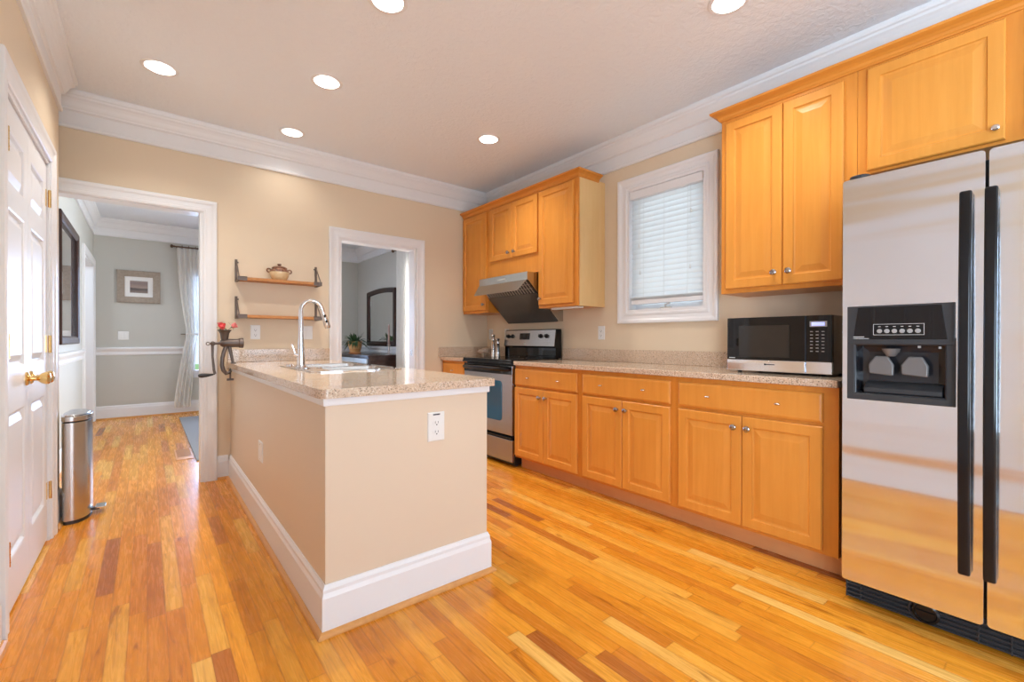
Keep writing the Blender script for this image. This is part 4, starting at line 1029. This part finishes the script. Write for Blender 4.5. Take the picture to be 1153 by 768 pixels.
m = MB(); m.prism(rrect(tx+.145, tx+.195, ty-.045, ty+.045, .012), F_top(0), .034, .044); m.build('pedal', M['chrome'], tc, bev=.003)

# ---------------------------------------------------------------- dining room
# small framed picture on far wall
ff2 = F_back(YF); pc_ = thing('framed_picture', 'small sepia picture in a grey wood frame on the dining wall', 'picture', (-.087, YF, 1.60))
p0, p1, q0, q1 = -.325, .150, 1.605, 2.055; fwd = .085
m = MB(); m.frame(ff2, p0+fwd, p1-fwd, q0+fwd, q1-fwd, [(0, .001), (0, .018), (.01, .022), (fwd-.01, .030), (fwd, .026), (fwd, .001)]); m.build('frame', M['greywood'], pc_, smooth=False)
m = MB(); m.frame(ff2, p0+fwd+.055, p1-fwd-.055, q0+fwd+.055, q1-fwd-.055, [(0, .004), (0, .012), (.06, .012), (.06, .004)]); m.build('mat_board', M['matboard'], pc_, smooth=False)
m = MB(); m.fbox(ff2, p0+fwd+.05, p1-fwd-.05, q0+fwd+.05, q1-fwd-.05, .004, .008)
pr_ = m.build('print', M['print'], pc_)
# big dark frame on dining left wall
fdl = F_left(XDL); bf = thing('framed_print', 'large dark-framed glazed print on the dining left wall', 'picture', (XDL, 5.6, 1.04))
p0, p1, q0, q1 = 4.95, 6.14, 1.052, 2.115
m = MB(); m.frame(fdl, p0+.07, p1-.07, q0+.07, q1-.07, [(0, .002), (0, .030), (.012, .038), (.06, .045), (.07, .04), (.07, .002)]); m.build('frame', M['darkwood'], bf, smooth=False)
MB().fbox(fdl, p0+.06, p1-.06, q0+.06, q1-.06, .008, .014).build('glazed_print', M['artglass'], bf)
# curtains
def curtain(parent_label, fr, a0, a1, ztop, zb, name, tie=None, side=1, folds=7, off=.085, rod=True, ra0=None, ra1=None):
    c = thing('curtain', parent_label, 'curtain', P3(fr, (a0+a1)/2, zb, off))
    m = MB(); na, nz = folds*8, 40; g = []
    for j in range(nz+1):
        z = zb+(ztop-zb)*j/nz
        l, r = a0, a1
        if tie:
            zt, ta, tw = tie; t = abs(z-zt)/((ztop-zt) if z > zt else (zt-zb)); t = min(1, t)
            k = (1-t)**1.6 if z > zt else (1-t)**1.3
            wl, wr = (a0, a1) if z > zt else (a0-.035, a1-.10)
            l = wl+(ta-tw/2-wl)*k; r = wr+(ta+tw/2-wr)*k
        for i in range(na+1):
            u_ = i/na; d_ = math.sin(u_*folds*2*PI+.4*math.sin(z*2))*.026*min(1, (r-l)/(a1-a0)+.35)
            g.append(m.bm.verts.new(P3(fr, l+(r-l)*u_, z, off+d_)))
    for j in range(nz):
        for i in range(na): k = j*(na+1)+i; m.face([g[k], g[k+1], g[k+na+2], g[k+na+1]])
    m.build('fabric', M['sheer'], c, recalc=False)
    if tie:
        zt, ta, tw = tie; m = MB(); m.lathe([(tw*.56, -.012), (tw*.60, 0), (tw*.56, .012), (tw*.52, 0), (tw*.56, -.012)], P3(fr, ta, zt, off), Z_, 24, 1, .75); m.build('tie_band', M['sheer'], c)
        m = MB(); m.tube([P3(fr, ta-tw*.6-.05, zt+.0, .001), P3(fr, ta-tw*.6-.05, zt, .05), P3(fr, ta-tw*.45, zt, off)], .006, 8); m.build('tieback_hook', M['bronze'], c)
    return c
curtain('sheer white tied-back curtain at the far dining window', ff2, .335, .60, 2.428, .10, 'far', (1.17, .53, .15), folds=4)
curtain('sheer white curtain beside the mirror in the dining room', F_right(XR), -6.37, -5.97, 2.438, .03, 'side', None, folds=5, off=.09)
def rod(label, fr, a0, a1, z, off=.09, rings=()):
    r = thing('curtain_rod', label, 'curtain rod', P3(fr, (a0+a1)/2, z, 0))
    MB().tube([P3(fr, a0, z, off), P3(fr, a1, z, off)], .011, 12).build('pole', M['bronze'], r)
    for a, sg in ((a0, -1), (a1, 1)):
        m = MB(); m.lathe([(0, 0), (.014, 0), (.016, .008), (.011, .012), (.020, .022), (.026, .036), (.020, .050), (0, .055)], P3(fr, a, z, off), fr[1]*sg, 16); m.build('finial', M['bronze'], r)
        m = MB(); b = a-sg*.04; m.tube([P3(fr, b, z, .001), P3(fr, b, z, off)], .007, 8); m.lathe([(0, 0), (.024, 0), (.02, .006), (0, .006)], P3(fr, b, z, .0), fr[3], 14); m.build('wall_bracket', M['bronze'], r)
    for a in rings: MB().torus(P3(fr, a, z, off), .024, .004, fr[1], 18, 6).build('ring', M['bronze'], r)
rod('bronze curtain rod over the far dining window', ff2, .315, 1.95, 2.443, .085, (.40, .48, .56))
rod('bronze curtain rod over the dining side window', F_right(XR), -6.49, -4.4, 2.452, .09, (-6.40, -6.28, -6.16))
# rug and floor register
m = MB(); m.box(.345, 2.2, 4.92, 7.75, .0005, .012); tag(m.build('area_rug', M['rug']), 'grey woven rug on the dining room floor past the doorway', 'rug')
rg2 = thing('floor_register', 'slotted wooden floor register in the dining floor', 'floor vent', (.262, 5.35, 0))
m = MB()
for i in range(12): y = 5.17+i*.032; m.box(.215, .325, y, y+.012, .0005, .004)
m.box(.205, .215, 5.16, 5.55, .0005, .005); m.box(.325, .335, 5.16, 5.55, .0005, .005); m.box(.205, .335, 5.06, 5.16, .0005, .005); m.build('slats', M['toe'], rg2, smooth=False)
MB().box(.215, .325, 5.16, 5.55, .0003, .0009).build('recess', M['blackmat'], rg2)
# sideboard
sb0, sb1, sx0, sz = 6.44, 8.10, 2.51, .862
sb = thing('sideboard', 'dark wood dining sideboard with pale drawer fronts under the mirror', 'sideboard', (2.77, 7.27, 0))
m = MB(); m.box(sx0+.012, XR-.036, sb0+.012, sb1-.012, .10, sz-.03); m.build('carcass', M['darkwood'], sb, bev=.003)
m = MB(); m.rings(F_back(sb0+.012), sx0+.05, XR-.07, .16, sz-.07, [(0, 0), (.006, .006), (.012, .006), (.05, .001), (.052, .001)]); m.build('end_panel', M['darkwood'], sb, smooth=False)
m = MB(); m.box(sx0-.01, XR-.034, sb0-.01, sb1+.01, sz-.03, sz); m.build('top', M['darkwood'], sb, bev=.004)
for x in (sx0+.04, XR-.08):
    for y in (sb0+.05, sb1-.05): MB().box(x-.025, x+.025, y-.025, y+.025, .0005, .10).build('leg', M['darkwood'], sb, bev=.003)
fsb = F_right(sx0+.012)
n3 = 3
for r_ in range(3):
    for i in range(n3):
        a0 = -sb1+.04+i*(sb1-sb0-.08)/n3; a1 = a0+(sb1-sb0-.08)/n3-.012; b1 = sz-.055-r_*.225
        m = MB(); m.rings(fsb, a0, a1, b1-.205, b1, [(0, 0), (0, .014), (.004, .018), (.006, .018)], back=True); d_ = m.build('drawer', M['palesideboard'], sb, smooth=False)
        m = MB(); c = (a0+a1)/2; m.tube([P3(fsb, c-.05, b1-.10, .018), P3(fsb, c-.045, b1-.10, .034), P3(fsb, c+.045, b1-.10, .034), P3(fsb, c+.05, b1-.10, .018)], .005, 8); m.build('drawer_pull', M['blackmat'], d_)
# mirror with arched top standing on the sideboard against the wall
mr = thing('arched_mirror', 'dark-framed arched mirror on the grey dining wall above the sideboard', 'mirror', (XR, 7.16, .985))
fmr = F_right(XR-.001); my0, my1, mz0, mz1, ri = -7.72, -6.58, .99, 1.905, .085
def arch(ins):
    a0, a1, b0, b1 = my0+ins, my1-ins, mz0+ins, mz1-ins; pts = [(a0, b0), (a1, b0)]
    for i in range(17): t = 1-i/16; a = a0+(a1-a0)*t; pts.append((a, b1+.030*(1-(2*t-1)**2)))
    return pts
m = MB(); rings_ = []
for ins, h in ((0, 0), (0, .035), (.015, .045), (ri-.02, .04), (ri-.01, .025), (ri-.01, 0)): rings_.append([m.bm.verts.new(P3(fmr, a, b, h)) for a, b in arch(ins)])
for A, B in zip(rings_, rings_[1:]+rings_[:1]):
    for i in range(len(A)): m.face([A[i], A[(i+1) % len(A)], B[(i+1) % len(A)], B[i]])
m.build('frame', M['darkwood'], mr, smooth=False)
m = MB(); m.prism(arch(ri-.02), fmr, .010, .016); m.build('mirror_glass', M['mirror'], mr, smooth=False)
# potted plant
ppx, ppy = 2.69, 7.47
pp = thing('potted_plant', 'leafy green plant in a banded terracotta pot on the sideboard', 'potted plant', (ppx, ppy, sz))
MB().lathe([(0, 0), (.095, 0), (.10, .010), (.09, .02), (0, .02)], (ppx, ppy, sz+.0004), Z_, 28).build('saucer', M['tomat'], pp)
MB().lathe([(0, .022), (.078, .022), (.088, .05), (.106, .12), (.110, .17), (.115, .175), (.115, .20), (.104, .20), (.100, .17), (0, .165)], (ppx, ppy, sz), Z_, 28).build('pot', M['pot'], pp)
m = MB(); rnd = random.Random(3)
for k in range(60):
    a = rnd.uniform(0, 2*PI); el = rnd.uniform(.15, 1.35); L = rnd.uniform(.14, .28); b = V((ppx+.04*math.cos(a), ppy+.04*math.sin(a), sz+.18))
    d_ = V((math.cos(a)*math.cos(el), math.sin(a)*math.cos(el), math.sin(el))); sd = d_.cross(Z_).normalized(); prev = None
    for i in range(6):
        t = i/5; c = b+d_*L*t-Z_*(.16*t*t*math.cos(el)*L/.2); wd = .020*math.sin(PI*min(1, .12+t*.9))+.001
        q = [m.bm.verts.new(c-sd*wd), m.bm.verts.new(c+Z_*.004), m.bm.verts.new(c+sd*wd)]
        if prev: m.face([prev[0], prev[1], q[1], q[0]]); m.face([prev[1], prev[2], q[2], q[1]])
        prev = q
m.build('foliage', M['leaf'], pp, recalc=False)
# candlestick
kx, ky = 2.86, 6.51
ks = tag(MB().lathe([(0, 0), (.055, 0), (.055, .006), (.03, .016), (.012, .03), (.010, .05), (.020, .065), (.012, .08), (.012, .12), (.022, .135), (.028, .15), (.012, .152), (0, .152)], (kx, ky, sz+.0004), Z_, 20).build('candlestick', M['pewtersoft']), 'silver candlestick on the near end of the sideboard', 'candlestick')
tag(MB().lathe([(0, 0), (.017, 0), (.014, .30), (.006, .31), (0, .312)], (kx, ky, sz+.1528), Z_, 14).build('taper_candle', M['candle']), 'tall taupe taper candle standing in the silver candlestick', 'candle')
